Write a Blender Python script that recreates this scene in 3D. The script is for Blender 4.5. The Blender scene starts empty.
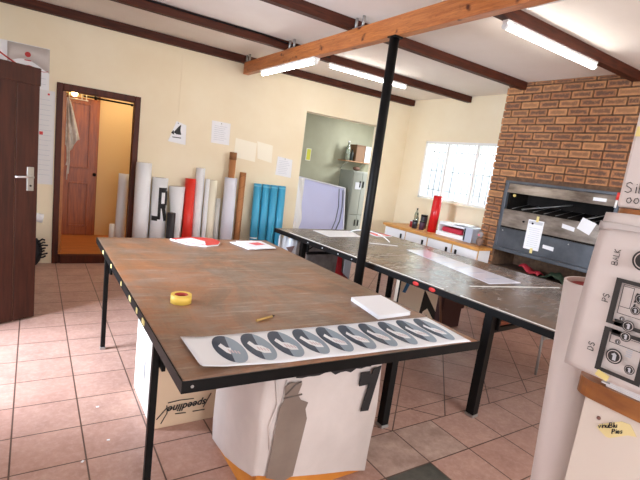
import bpy, bmesh, math, random
from mathutils import Vector, Matrix
random.seed(7)
S = bpy.context.scene
COL = S.collection
PI = math.pi

# ------------------------------------------------------------------ materials
def lin(c):
    return tuple(((v / 255) / 12.92 if v / 255 <= .04045 else ((v / 255 + .055) / 1.055) ** 2.4) for v in c) + (1,)

class NT:
    def __init__(s, m):
        m.use_nodes = True
        s.t = m.node_tree
        s.n = s.t.nodes
        s.b = s.n.get('Principled BSDF')
    def add(s, typ, **kw):
        n = s.n.new(typ)
        for k, v in kw.items():
            setattr(n, k, v)
        return n
    def link(s, a, b):
        s.t.links.new(a, b)
    def put(s, sock, v):
        if hasattr(v, 'is_output'):
            s.link(v, sock)
        else:
            sock.default_value = v
    def math(s, op, a, b=None, c=None):
        n = s.add('ShaderNodeMath', operation=op)
        s.put(n.inputs[0], a)
        if b is not None: s.put(n.inputs[1], b)
        if c is not None: s.put(n.inputs[2], c)
        return n.outputs[0]
    def mix(s, f, a, b):
        n = s.add('ShaderNodeMix', data_type='RGBA')
        s.put(n.inputs[0], f); s.put(n.inputs[6], a); s.put(n.inputs[7], b)
        return n.outputs[2]
    def ramp(s, f, lo, hi):
        n = s.add('ShaderNodeMapRange')
        n.clamp = True
        s.put(n.inputs[0], f)
        n.inputs[1].default_value = lo; n.inputs[2].default_value = hi
        return n.outputs[0]
    def noise(s, scale, vec=None, detail=4, rough=.6, dist=0):
        n = s.add('ShaderNodeTexNoise')
        n.inputs['Scale'].default_value = scale
        n.inputs['Detail'].default_value = detail
        n.inputs['Roughness'].default_value = rough
        n.inputs['Distortion'].default_value = dist
        if vec is not None: s.link(vec, n.inputs['Vector'])
        return n.outputs[0]
    def objco(s, sc=(1, 1, 1)):
        tc = s.add('ShaderNodeTexCoord')
        mp = s.add('ShaderNodeMapping')
        mp.inputs['Scale'].default_value = sc
        s.link(tc.outputs['Object'], mp.inputs[0])
        return mp.outputs[0]
    def bump(s, h, strength, dist=.01):
        n = s.add('ShaderNodeBump')
        n.inputs['Strength'].default_value = strength
        n.inputs['Distance'].default_value = dist
        s.link(h, n.inputs['Height'])
        s.link(n.outputs[0], s.b.inputs['Normal'])

MATS = {}
def mat(name, c, rough=.6, metal=0, c2=None, scale=6, stretch=(1, 1, 1), lo=.35, hi=.65, bump=0, bscale=None,
        emit=0, ecol=None, alpha=None, trans=0, coat=0, spec=None):
    if name in MATS: return MATS[name]
    m = bpy.data.materials.new(name)
    t = NT(m); b = t.b
    b.inputs['Base Color'].default_value = lin(c)
    b.inputs['Roughness'].default_value = rough
    b.inputs['Metallic'].default_value = metal
    if spec is not None: b.inputs['Specular IOR Level'].default_value = spec
    if c2 or bump:
        co = t.objco(stretch)
        n = t.noise(scale, co)
        if c2:
            t.link(t.mix(t.ramp(n, lo, hi), lin(c), lin(c2)), b.inputs['Base Color'])
        if bump:
            t.bump(t.noise(bscale or scale * 4, co), bump)
    if emit:
        b.inputs['Emission Color'].default_value = lin(ecol or c)
        b.inputs['Emission Strength'].default_value = emit
    if trans:
        b.inputs['Transmission Weight'].default_value = trans
    if alpha is not None:
        b.inputs['Alpha'].default_value = alpha
    if coat: b.inputs['Coat Weight'].default_value = coat
    MATS[name] = m
    return m

# ------------------------------------------------------------------ mesh builder (world coordinates in, local out)
class MB:
    def __init__(s, T=None):
        s.bm = bmesh.new(); s.m = []; s.T = T
    def mi(s, m):
        if m not in s.m: s.m.append(m)
        return s.m.index(m)
    def face(s, vs, m, smooth=False):
        try:
            f = s.bm.faces.new(vs)
        except ValueError:
            return None
        f.material_index = s.mi(m); f.smooth = smooth
        return f
    def box(s, lo, hi, m, bev=0, mats=None):
        x0, y0, z0 = lo; x1, y1, z1 = hi
        v = [s.bm.verts.new(p) for p in ((x0, y0, z0), (x1, y0, z0), (x1, y1, z0), (x0, y1, z0), (x0, y0, z1), (x1, y0, z1), (x1, y1, z1), (x0, y1, z1))]
        fs = []
        for k, q in zip(('b', 't', '-y', '+x', '+y', '-x'), ((3, 2, 1, 0), (4, 5, 6, 7), (0, 1, 5, 4), (1, 2, 6, 5), (2, 3, 7, 6), (3, 0, 4, 7))):
            fs.append(s.face([v[i] for i in q], (mats or {}).get(k, m)))
        if bev:
            es = list({e for f in fs for e in f.edges})
            r = bmesh.ops.bevel(s.bm, geom=es, offset=bev, segments=2, affect='EDGES', profile=.5)
        return v
    def obox(s, c, size, m, rot=None, bev=0):
        """box with centre c, turned by the matrix rot"""
        n0 = len(s.bm.verts)
        h = [d / 2 for d in size]
        s.bm.verts.ensure_lookup_table()
        old = set(s.bm.verts)
        s.box([-d for d in h], h, m, bev)
        R = (rot or Matrix()).to_4x4()
        R.translation = Vector(c)
        for v in s.bm.verts:
            if v not in old: v.co = R @ v.co
    def quadprism(s, pts, d, m, mside=None):
        """polygon pts, thickened along vector d"""
        d = Vector(d)
        a = [s.bm.verts.new(Vector(p)) for p in pts]
        b = [s.bm.verts.new(Vector(p) + d) for p in pts]
        s.face(a[::-1], mside or m); s.face(b, m)
        n = len(pts)
        for i in range(n):
            s.face([a[i], a[(i + 1) % n], b[(i + 1) % n], b[i]], mside or m)
    def ring(s, c, u, w, r, n):
        return [s.bm.verts.new(Vector(c) + u * (r * math.cos(2 * PI * i / n)) + w * (r * math.sin(2 * PI * i / n))) for i in range(n)]
    def frame(s, p0, p1):
        a = (Vector(p1) - Vector(p0)).normalized()
        u = a.orthogonal().normalized()
        return a, u, a.cross(u)
    def cyl(s, p0, p1, r0, m, r1=None, n=20, caps=True, mcap=None, smooth=True):
        r1 = r0 if r1 is None else r1
        a, u, w = s.frame(p0, p1)
        A = s.ring(p0, u, w, r0, n); B = s.ring(p1, u, w, r1, n)
        for i in range(n):
            s.face([A[i], A[(i + 1) % n], B[(i + 1) % n], B[i]], m, smooth)
        if caps:
            s.face(A[::-1], mcap or m); s.face(B, mcap or m)
    def pipe(s, p0, p1, ro, ri, m, min_=None, n=24, mend=None):
        a, u, w = s.frame(p0, p1)
        A = s.ring(p0, u, w, ro, n); B = s.ring(p1, u, w, ro, n); C = s.ring(p0, u, w, ri, n); D = s.ring(p1, u, w, ri, n)
        for i in range(n):
            j = (i + 1) % n
            s.face([A[i], A[j], B[j], B[i]], m, True)
            s.face([C[j], C[i], D[i], D[j]], min_ or m, True)
            s.face([B[i], B[j], D[j], D[i]], mend or m)
            s.face([A[j], A[i], C[i], C[j]], mend or m)
    def lathe(s, c, prof, m, n=20, mats=None):
        rings = []
        for r, z in prof:
            rings.append(s.ring((c[0], c[1], c[2] + z), Vector((1, 0, 0)), Vector((0, 1, 0)), max(r, 1e-4), n))
        for k in range(len(rings) - 1):
            mm = mats[k] if mats else m
            for i in range(n):
                j = (i + 1) % n
                s.face([rings[k][i], rings[k][j], rings[k + 1][j], rings[k + 1][i]], mm, True)
        s.face(rings[0][::-1], mats[0] if mats else m); s.face(rings[-1], mats[-1] if mats else m)
    def tube(s, pts, r, m, n=8):
        pts = [Vector(p) for p in pts]
        prev = None
        for i, p in enumerate(pts):
            t = (pts[min(i + 1, len(pts) - 1)] - pts[max(i - 1, 0)]).normalized()
            if prev is None: u = t.orthogonal().normalized()
            else: u = (u - t * u.dot(t)).normalized()
            R = s.ring(p, u, t.cross(u), r, n)
            if prev:
                for k in range(n):
                    s.face([prev[k], prev[(k + 1) % n], R[(k + 1) % n], R[k]], m, True)
            else:
                s.face(R[::-1], m)
            prev = R
        s.face(prev, m)
    def sheet(s, fn, nu, nv, m, th=.0015, mfn=None, mback=None):
        """thin curved sheet: fn(u, v) -> point"""
        P = [[Vector(fn(i / nu, j / nv)) for j in range(nv + 1)] for i in range(nu + 1)]
        def nrm(i, j):
            a = P[min(i + 1, nu)][j] - P[max(i - 1, 0)][j]
            b = P[i][min(j + 1, nv)] - P[i][max(j - 1, 0)]
            return a.cross(b).normalized()
        A = [[s.bm.verts.new(P[i][j]) for j in range(nv + 1)] for i in range(nu + 1)]
        B = [[s.bm.verts.new(P[i][j] - nrm(i, j) * th) for j in range(nv + 1)] for i in range(nu + 1)]
        for i in range(nu):
            for j in range(nv):
                mm = mfn((i + .5) / nu, (j + .5) / nv) if mfn else m
                s.face([A[i][j], A[i + 1][j], A[i + 1][j + 1], A[i][j + 1]], mm, True)
                s.face([B[i][j + 1], B[i + 1][j + 1], B[i + 1][j], B[i][j]], mback or m, True)
        per = [(i, 0) for i in range(nu)] + [(nu, j) for j in range(nv)] + [(i, nv) for i in range(nu, 0, -1)] + [(0, j) for j in range(nv, 0, -1)]
        for k in range(len(per)):
            a, b = per[k], per[(k + 1) % len(per)]
            s.face([A[b[0]][b[1]], A[a[0]][a[1]], B[a[0]][a[1]], B[b[0]][b[1]]], mback or m)
    def sphere(s, c, r, m, sc=(1, 1, 1), n=14):
        k = n // 2
        rings = []
        for j in range(1, k):
            th = PI * j / k
            rings.append([s.bm.verts.new((c[0] + sc[0] * r * math.sin(th) * math.cos(2 * PI * i / n), c[1] + sc[1] * r * math.sin(th) * math.sin(2 * PI * i / n), c[2] + sc[2] * r * math.cos(th))) for i in range(n)])
        t = s.bm.verts.new((c[0], c[1], c[2] + sc[2] * r)); b = s.bm.verts.new((c[0], c[1], c[2] - sc[2] * r))
        for i in range(n):
            j = (i + 1) % n
            s.face([t, rings[0][i], rings[0][j]], m, True)
            for q in range(len(rings) - 1):
                s.face([rings[q][i], rings[q + 1][i], rings[q + 1][j], rings[q][j]], m, True)
            s.face([b, rings[-1][j], rings[-1][i]], m, True)
    def build(s, name, parent=None, loc=None, norm=True):
        if norm: bmesh.ops.recalc_face_normals(s.bm, faces=s.bm.faces)
        me = bpy.data.meshes.new(name)
        if parent is not None:
            M = Matrix(parent['_m']) if False else WORLD[parent.name].inverted()
        elif loc is not None:
            M = Matrix.Translation(-Vector(loc))
        else:
            M = Matrix()
        s.bm.transform(M)
        s.bm.to_mesh(me); s.bm.free()
        for m in s.m: me.materials.append(m)
        o = bpy.data.objects.new(name, me)
        COL.objects.link(o)
        if parent is not None:
            o.parent = parent
            WORLD[o.name] = WORLD[parent.name]
        elif loc is not None:
            o.location = loc
            WORLD[o.name] = Matrix.Translation(Vector(loc))
        else:
            WORLD[o.name] = Matrix()
        return o
WORLD = {}

def tag(o, label=None, cat=None, group=None, kind=None):
    if label: o['label'] = label
    if cat: o['category'] = cat
    if group: o['group'] = group
    if kind: o['kind'] = kind
    return o
def thing(name, loc, label, cat, group=None, rotz=0):
    o = bpy.data.objects.new(name, None)
    o.empty_display_size = .05
    COL.objects.link(o)
    o.location = loc; o.rotation_euler = (0, 0, rotz)
    WORLD[o.name] = Matrix.Translation(Vector(loc)) @ Matrix.Rotation(rotz, 4, 'Z')
    return tag(o, label, cat, group)
def struct(mb, name, parent=None, label=None):
    o = mb.build(name, parent)
    if parent is None: o['kind'] = 'structure'
    if label: o['label'] = label
    return o
def boxpart(name, parent, lo, hi, m, bev=0):
    b = MB(); b.box(lo, hi, m, bev); return b.build(name, parent)

def text(name, body, parent, m, origin, xd, yd, size, shear=0, align='CENTER', th=.0006):
    """lettering lying on a surface: origin, reading direction xd, letter-up direction yd"""
    cu = bpy.data.curves.new('lettering', 'FONT')
    cu.body = body; cu.size = size; cu.shear = shear; cu.align_x = align; cu.align_y = 'CENTER'
    cu.extrude = th; cu.offset = size * .028; cu.resolution_u = 3
    o = bpy.data.objects.new('lettering', cu)
    COL.objects.link(o)
    bpy.context.view_layer.update()
    me = bpy.data.meshes.new_from_object(o.evaluated_get(bpy.context.evaluated_depsgraph_get()))
    bpy.data.objects.remove(o); bpy.data.curves.remove(cu)
    x = Vector(xd).normalized(); y = Vector(yd).normalized(); z = x.cross(y)
    M = Matrix((x, y, z)).transposed().to_4x4(); M.translation = Vector(origin)
    me.transform(WORLD[parent.name].inverted() @ M)
    me.materials.clear(); me.materials.append(m)
    t = bpy.data.objects.new(name, me); COL.objects.link(t); t.parent = parent
    WORLD[t.name] = WORLD[parent.name]
    return t

GLYPH = {
 'B': [[(0, 0), (0, 1), (.45, .95), (.5, .75), (.4, .55), (0, .5)], [(0, .5), (.55, .4), (.6, .2), (.45, .02), (0, 0)]],
 'A': [[(0, 0), (.3, 1), (.6, 0)], [(.12, .38), (.5, .38)]],
 'L': [[(0, 1), (0, 0), (.5, .02)]],
 'K': [[(0, 0), (0, 1)], [(.5, 1), (0, .5), (.55, 0)]],
 'P': [[(0, 0), (0, 1), (.45, .95), (.55, .75), (.4, .52), (0, .48)]],
 'S': [[(.55, .85), (.35, 1), (.08, .88), (.08, .65), (.5, .4), (.55, .18), (.3, 0), (0, .12)]],
 'D': [[(0, 0), (0, 1), (.4, .9), (.6, .5), (.4, .08), (0, 0)]],
 'i': [[(.15, 0), (.15, .6)], [(.15, .78), (.15, .84)]],
 'b': [[(0, 1), (0, 0), (.4, .05), (.5, .3), (.35, .52), (0, .4)]],
 'o': [[(.25, 0), (.02, .2), (.1, .5), (.35, .58), (.52, .3), (.4, .05), (.25, 0)]],
 'v': [[(0, .55), (.2, 0), (.45, .55)]],
 'n': [[(0, 0), (0, .55), (.1, .5), (.35, .55), (.42, .4), (.42, 0)]],
 'u': [[(0, .55), (.03, .1), (.25, 0), (.42, .15), (.42, .55)], [(.42, .2), (.45, 0)]],
 'l': [[(.1, 1), (.1, 0)]],
 'e': [[(.05, .3), (.45, .32), (.4, .52), (.2, .58), (.03, .35), (.1, .08), (.3, 0), (.48, .12)]],
 's': [[(.4, .5), (.2, .58), (.05, .45), (.38, .2), (.3, .03), (.02, .06)]],
}
def handwriting(name, body, parent, m, origin, xd, yd, h, w, gap=.22):
    mb = MB(); x0 = 0
    xd = Vector(xd).normalized(); yd = Vector(yd).normalized()
    for ch in body:
        if ch == ' ': x0 += .5; continue
        wd = max(p[0] for st in GLYPH[ch] for p in st)
        for st in GLYPH[ch]:
            mb.tube([Vector(origin) + xd * ((x0 + px) * h) + yd * (py * h) for px, py in st], w, m, 6)
        x0 += wd + gap
    return mb.build(name, parent)
def bezier(p, n=12):
    out = []
    for i in range(n + 1):
        t = i / n; q = [Vector(v) for v in p]
        while len(q) > 1: q = [q[k].lerp(q[k + 1], t) for k in range(len(q) - 1)]
        out.append(q[0])
    return out

# ------------------------------------------------------------------ palette
M_wall = mat('cream_plaster', (243, 230, 202), .85, c2=(238, 222, 190), scale=1.2, bump=.05, bscale=40)
M_wall2 = mat('white_plaster', (238, 236, 236), .85)
M_ceil = mat('ceiling_board', (240, 232, 224), .85, c2=(232, 222, 212), scale=1)
M_green = mat('grey_green_plaster', (166, 166, 144), .85, c2=(154, 154, 132), scale=1.5)
M_tan = mat('tan_plaster', (222, 190, 140), .85)
M_dark = mat('dark_stained_wood', (84, 38, 20), .6, c2=(56, 24, 13), scale=3, stretch=(1.5, 14, 14), spec=.25)
M_frame = mat('dark_red_door_frame', (88, 38, 18), .5, c2=(64, 26, 12), scale=4, stretch=(8, 8, 1), spec=.25)
M_plank = mat('brown_plank_door', (72, 36, 24), .45, c2=(52, 25, 16), scale=4, stretch=(9, 9, .8), bump=.05, spec=.3)
M_groove = mat('groove_line', (140, 100, 76), .6)
M_pine = mat('orange_pine_door', (164, 84, 24), .4, c2=(124, 58, 14), scale=4, stretch=(9, 9, .9))
M_pinefl = mat('orange_wood_floor', (196, 122, 52), .4, c2=(170, 96, 38), scale=4, stretch=(1, 10, 1))
M_white = mat('white_paint', (240, 238, 234), .5)
M_paper = mat('white_paper', (238, 238, 240), .6)
M_pgrey = mat('grey_print', (196, 198, 204), .6)
M_ink = mat('black_ink', (24, 22, 24), .6)
M_black = mat('black_painted_steel', (7, 7, 7), .5, c2=(13, 12, 12), scale=12, spec=.2)
M_steel = mat('brushed_steel', (190, 190, 188), .3, metal=1)
M_galv = mat('galvanised_steel', (170, 168, 165), .4, metal=.8)
M_red = mat('red_print', (214, 50, 44), .5)
M_glass = mat('clear_glass', (235, 245, 240), .05, trans=1)

def beam_mat():
    m = bpy.data.materials.new('varnished_orange_timber'); t = NT(m)
    co = t.objco((10, .7, 10))
    g = t.noise(4, co, 6, .65, .6)
    kn = t.noise(3.5, t.objco((3, 2.2, 3)), 2, .5)
    c = t.mix(t.ramp(g, .3, .7), lin((202, 128, 70)), lin((160, 88, 44)))
    c = t.mix(t.math('MULTIPLY', t.ramp(t.noise(6, t.objco((14, 1.4, 14)), 5, .7, 1.2), .5, .7), .6), c, lin((116, 60, 30)))
    c = t.mix(t.ramp(kn, .63, .7), c, lin((84, 34, 16)))
    t.link(c, t.b.inputs['Base Color']); t.b.inputs['Roughness'].default_value = .4
    t.bump(g, .1, .005)
    return m
M_beam = beam_mat()

def floor_mat():
    m = bpy.data.materials.new('terracotta_floor_tiles'); t = NT(m)
    geo = t.add('ShaderNodeNewGeometry')
    sp = t.add('ShaderNodeSeparateXYZ'); t.link(geo.outputs['Position'], sp.inputs[0])
    X, Y = sp.outputs[0], sp.outputs[1]
    def grid(ox, oy, tx, ty, ang=0):
        if ang:
            c, s_ = math.cos(ang), math.sin(ang)
            xr = t.math('ADD', t.math('MULTIPLY', X, c), t.math('MULTIPLY', Y, s_))
            yr = t.math('SUBTRACT', t.math('MULTIPLY', Y, c), t.math('MULTIPLY', X, s_))
            ox, oy = ox * c + oy * s_, oy * c - ox * s_
        else: xr, yr = X, Y
        u = t.math('DIVIDE', t.math('SUBTRACT', xr, ox), tx)
        v = t.math('DIVIDE', t.math('SUBTRACT', yr, oy), ty)
        fu, fv = t.math('FRACT', u), t.math('FRACT', v)
        d = t.math('MINIMUM', t.math('MINIMUM', fu, t.math('SUBTRACT', 1.0, fu)), t.math('MINIMUM', fv, t.math('SUBTRACT', 1.0, fv)))
        cb = t.add('ShaderNodeCombineXYZ')
        t.link(t.math('FLOOR', u), cb.inputs[0]); t.link(t.math('FLOOR', v), cb.inputs[1])
        cb.inputs[2].default_value = ang
        wn = t.add('ShaderNodeTexWhiteNoise'); t.link(cb.outputs[0], wn.inputs[0])
        return d, wn.outputs[0]
    dA, rA = grid(.248, 5.415, .3117, .2959)
    dB, rB = grid(1.905, 1.78, .331, .315)
    dC, rC = grid(1.9, 1.78, .325, .325, math.radians(43))
    right = t.math('GREATER_THAN', X, 1.2)
    back = t.math('MULTIPLY', right, t.math('GREATER_THAN', Y, 1.78))
    def sel(a, b, c):
        n = t.add('ShaderNodeMix'); t.put(n.inputs[0], right); t.put(n.inputs[2], a); t.put(n.inputs[3], b)
        k = t.add('ShaderNodeMix'); t.put(k.inputs[0], back); t.put(k.inputs[2], n.outputs[0]); t.put(k.inputs[3], c)
        return k.outputs[0]
    d = sel(dA, dB, dC); r = sel(rA, rB, rC)
    # the cut strip along the edge of the diagonal field
    strip = t.math('MULTIPLY', right, t.math('LESS_THAN', t.math('ABSOLUTE', t.math('SUBTRACT', Y, 1.935)), .0035))
    edge = t.math('MULTIPLY', right, t.math('LESS_THAN', t.math('ABSOLUTE', t.math('SUBTRACT', Y, 1.78)), .0035))
    grout = t.math('MAXIMUM', t.math('MAXIMUM', t.math('LESS_THAN', d, .0125), strip), edge)
    n1 = t.noise(5, geo.outputs['Position'], 6, .7); n2 = t.noise(34, geo.outputs['Position'], 4, .7)
    c = t.mix(t.ramp(n1, .3, .7), lin((194, 156, 140)), lin((164, 126, 112)))
    c = t.mix(t.math('MULTIPLY', t.ramp(n2, .45, .75), .45), c, lin((214, 184, 172)))
    c = t.mix(t.math('MULTIPLY', r, .3), c, lin((172, 126, 110)))
    # one replaced grey tile by the wrapped box
    gx = t.math('MULTIPLY', t.math('GREATER_THAN', X, 1.574), t.math('LESS_THAN', X, 1.905))
    gy = t.math('MULTIPLY', t.math('GREATER_THAN', Y, 1.0), t.math('LESS_THAN', Y, 1.465))
    c = t.mix(t.math('MULTIPLY', gx, gy), c, t.mix(t.ramp(n1, .4, .6), lin((92, 90, 82)), lin((66, 66, 60))))
    gx2 = t.math('MULTIPLY', t.math('GREATER_THAN', X, 1.574), t.math('LESS_THAN', X, 2.236))
    gy2 = t.math('MULTIPLY', t.math('GREATER_THAN', Y, 1.465), t.math('LESS_THAN', Y, 1.78))
    c = t.mix(t.math('MULTIPLY', t.math('MULTIPLY', gx2, gy2), .5), c, t.mix(t.ramp(n1, .4, .6), lin((190, 172, 160)), lin((140, 124, 112))))
    c = t.mix(grout, c, lin((92, 68, 58)))
    t.link(c, t.b.inputs['Base Color'])
    t.link(t.math('ADD', .3, t.math('MULTIPLY', n1, .2)), t.b.inputs['Roughness'])
    t.bump(t.math('ADD', t.math('MULTIPLY', grout, -1.0), t.math('MULTIPLY', n2, .15)), .35, .004)
    return m
M_floor = floor_mat()

def worktop_mat(name, base, rust, grey, rough, mark=1):
    m = bpy.data.materials.new(name); t = NT(m)
    co = t.objco((1, .45, 1))
    a = t.noise(2.2, co, 6, .7, .8); b = t.noise(4.6, t.objco((.5, 1.5, 1)), 8, .75, .3); f = t.noise(60, co, 4, .7)
    c = t.mix(t.ramp(a, .42, .68), lin(base), lin(rust))
    c = t.mix(t.math('MULTIPLY', t.ramp(b, .45, .7), .8), c, lin(grey))
    c = t.mix(t.math('MULTIPLY', t.ramp(f, .55, .8), .4), c, lin([v * .6 for v in base]))
    st = t.noise(9, t.objco((.35, 3.2, 1)), 5, .7, .2)
    c = t.mix(t.math('MULTIPLY', t.ramp(st, .56, .68), .4 * mark), c, lin([min(255, v * 1.35) for v in grey]))
    c = t.mix(t.math('MULTIPLY', t.ramp(t.noise(1.3, t.objco((1.2, .8, 1)), 5, .7, .5), .5, .66), .45 * mark), c, lin([v * .62 for v in base]))
    sp = t.noise(26, t.objco(), 2, .4)
    c = t.mix(t.math('MULTIPLY', t.ramp(sp, .75, .8), .35 * mark), c, lin((214, 200, 186)))
    t.link(c, t.b.inputs['Base Color'])
    t.link(t.math('ADD', rough, t.math('MULTIPLY', b, .2)), t.b.inputs['Roughness'])
    t.bump(f, .06, .003)
    return m
M_top1 = worktop_mat('worn_brown_board', (122, 91, 67), (172, 108, 64), (146, 134, 122), .34)
M_top2 = worktop_mat('worn_grey_brown_board', (108, 97, 88), (132, 106, 88), (122, 118, 116), .16, .3)

def brick_mat():
    m = bpy.data.materials.new('brown_face_brick'); t = NT(m)
    uv = t.add('ShaderNodeUVMap'); uv.uv_map = 'brick'
    sp = t.add('ShaderNodeSeparateXYZ'); t.link(uv.outputs[0], sp.inputs[0])
    u, v = sp.outputs[0], sp.outputs[1]
    du = t.math('MINIMUM', u, t.math('SUBTRACT', 1.0, u)); dv = t.math('MINIMUM', v, t.math('SUBTRACT', 1.0, v))
    d = t.math('MINIMUM', t.math('MULTIPLY', du, 2.4), dv)
    at = t.add('ShaderNodeAttribute'); at.attribute_name = 'rnd'
    geo = t.add('ShaderNodeNewGeometry')
    n = t.noise(16, geo.outputs['Position'], 5, .7)
    e = t.math('ADD', d, t.math('MULTIPLY', t.math('SUBTRACT', n, .5), .7))
    dark = t.math('MULTIPLY', t.ramp(e, .1, .36), t.ramp(at.outputs['Fac'], -.45, .35))
    c = t.mix(at.outputs['Fac'], lin((190, 134, 86)), lin((166, 108, 66)))
    c = t.mix(t.math('MULTIPLY', dark, .92), c, lin((92, 66, 52)))
    c = t.mix(t.ramp(t.noise(60, geo.outputs['Position'], 3, .6), .58, .8), c, lin((196, 136, 92)))
    t.link(c, t.b.inputs['Base Color']); t.b.inputs['Roughness'].default_value = .75
    t.bump(t.noise(90, geo.outputs['Position'], 4, .7), .35, .006)
    return m
M_brick = brick_mat()
M_mortar = mat('dark_mortar', (84, 62, 48), .95, c2=(112, 84, 62), scale=20)

# ------------------------------------------------------------------ the room shell
H = 2.85
XL, XR, YB, YR = -.86, 5.47, 5.97, -2.0
b = MB(); b.box((XL - 1.2, YR - .2, -.12), (XR, YB, 0), M_floor); struct(b, 'floor')
b = MB(); b.box((XL - .2, YR - .2, H), (XR + .2, YB + .22, H + .12), M_ceil); struct(b, 'ceiling')
b = MB()
b.box((XL - .2, YB, -.1), (.204, YB + .22, H), M_wall)
b.box((.204, YB, 2.075), (1.086, YB + .22, H), M_wall)
b.box((1.086, YB, -.1), (3.42, YB + .22, H), M_wall)
b.box((3.42, YB, 2.32), (4.905, YB + .22, H), M_wall)
b.box((4.905, YB, -.1), (XR + .2, YB + .22, H), M_wall)
struct(b, 'wall_back')
b = MB()                                                   # right wall, with the window opening
WY0, WY1, WZ0, WZ1 = 3.2, 5.47, 1.245, 2.175
b.box((XR, WY1, -.1), (XR + .2, YB, H), M_wall)
b.box((XR, YR, -.1), (XR + .2, WY0, H), M_wall)
b.box((XR, WY0, -.1), (XR + .2, WY1, WZ0), M_wall)
b.box((XR, WY0, WZ1), (XR + .2, WY1, H), M_wall)
struct(b, 'wall_right')
b = MB()                                                   # left wall, with the outside doorway
b.box((XL - .2, 3.74, -.1), (XL, YB, H), M_wall2)
b.box((XL - .2, YR, -.1), (XL, 2.8, H), M_wall2)
b.box((XL - .2, 2.8, 2.06), (XL, 3.74, H), M_wall2)
struct(b, 'wall_left')
b = MB()                                                   # wall behind the photographer, with a wide opening added for fill light
b.box((XL - .2, YR - .2, -.1), (XR + .2, YR, .8), M_wall2)
b.box((XL - .2, YR - .2, 2.35), (XR + .2, YR, H), M_wall2)
b.box((XL - .2, YR - .2, .8), (-.2, YR, 2.35), M_wall2)
b.box((4.4, YR - .2, .8), (XR + .2, YR, 2.35), M_wall2)
struct(b, 'wall_front')
# vertical cover strip on the back wall
b = MB(); b.box((1.545, YB - .004, 1.95), (1.56, YB, 2.7), M_wall); struct(b, 'trim_1')

# recess behind the back wall
b = MB(); b.box((2.7, YB + .22, -.12), (6.4, 7.3, 0), M_floor); struct(b, 'floor_recess')
b = MB()
b.box((2.7, 7.2, 0), (6.4, 7.35, 2.75), M_green)
struct(b, 'wall_recess_back')
b = MB(); b.box((6.25, YB + .22, 0), (6.4, 7.2, 2.75), M_green); struct(b, 'wall_recess_right')
b = MB(); b.box((2.55, YB + .22, 0), (2.7, 7.35, 2.75), M_green); struct(b, 'wall_recess_left')
b = MB(); b.box((2.55, YB + .22, 2.75), (6.4, 7.35, 2.85), M_ceil); struct(b, 'ceiling_recess')
# hallway behind the doorway
b = MB(); b.box((-.4, YB + .005, -.1), (2.2, 7.2, .11), M_pinefl, mats={'-y': M_frame}); struct(b, 'floor_hallway')
b = MB(); b.box((-.4, 7.2, 0), (2.2, 7.35, 2.5), M_tan); struct(b, 'wall_hallway_back')
b = MB(); b.box((-.5, YB + .22, 0), (-.4, 7.35, 2.5), M_tan); struct(b, 'wall_hallway_left')
b = MB(); b.box((2.2, YB + .22, 0), (2.3, 7.35, 2.5), M_tan); struct(b, 'wall_hallway_right')
b = MB(); b.box((-.5, YB + .22, 2.5), (2.3, 7.35, 2.6), M_tan); struct(b, 'ceiling_hallway')

# doorway frame
b = MB()
b.box((.204, YB - .02, 0), (.268, YB + .1, 2.075), M_frame, .006)
b.box((1.02, YB - .02, 0), (1.086, YB + .1, 2.075), M_frame, .006)
b.box((.2685, YB - .02, 2.0), (1.0195, YB + .1, 2.075), M_frame, .006)
struct(b, 'trim_2')
b = MB(); b.box((.293, YB - .03, .0), (1.019, YB + .004, .105), M_frame, .005); struct(b, 'trim_3')
# skirting
b = MB(); b.box((1.09, YB - .015, 0), (3.42, YB, .08), mat('skirting_tile', (176, 132, 112), .4)); struct(b, 'baseboard_back')

# hallway: pine door, half behind the frame
d = MB()
d.box((.335, 7.135, .112), (.755, 7.17, 2.03), M_pine, .004)
for z0, z1 in ((.25, .86), (1.08, 1.95)):
    for q in (.43, .655): d.box((q - .012, 7.12, z0), (q + .012, 7.136, z1), M_pine, .004)
    for q in (z0, z1): d.box((.43, 7.12, q - .012), (.655, 7.136, q + .012), M_pine, .004)
dd = struct(d, 'door_2'); dd['label'] = 'orange pine panelled door at the end of the hallway'
b = MB(); b.cyl((.735, 7.135, 1.0), (.735, 7.10, 1.0), .02, M_black); b.sphere((.735, 7.09, 1.0), .025, M_black); b.build('door_knob', dd)
b = MB(); b.box((.268, YB + .101, .11), (.302, YB + .219, 2.07), M_pinefl, .003); b.box((.30, 7.15, .11), (.335, 7.2, 2.1), M_pinefl, .003); b.box((.755, 7.15, .11), (.775, 7.2, 2.1), M_pine, .003); struct(b, 'trim_4')

# outside door, dark planks, standing open
hx, hy = -.834, 3.745
ang = math.atan2(.111, .218)
dt = bpy.data.objects.new('door_1', None); COL.objects.link(dt)
dt.location = (hx, hy, 0); dt.rotation_euler = (0, 0, ang); dt['kind'] = 'structure'
dt['label'] = 'dark brown plank door standing open at the left'
DW = .965
def local_part(mb, name, parent, T):
    WORLD[T.name] = Matrix()
    o = mb.build(name, T); return o
WORLD[dt.name] = Matrix()
b = MB()
edges = [0, .16, .32, .48, .635, .80, DW]
for i in range(6):
    b.box((edges[i] + .002, -.02, .012), (edges[i + 1] - .002, .022, 1.99), M_plank, .004)
b.box((.0, -.012, .03), (DW, .014, 1.98), M_groove)
b.box((0, -.03, 1.86), (DW, -.018, 1.99), M_plank, .003)
panel = b.build('door_panel', dt)
b = MB(); b.box((DW - .085, -.03, 1.06), (DW - .035, -.02, 1.245), M_steel, .003); hp = b.build('handle_plate', dt)
WORLD[hp.name] = Matrix()
b = MB(); b.cyl((DW - .06, -.03, 1.17), (DW - .06, -.065, 1.17), .011, M_steel); b.tube([(DW - .06, -.065, 1.17), (DW - .1, -.068, 1.172), (DW - .185, -.06, 1.168)], .009, M_steel); b.build('handle', hp)
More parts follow.
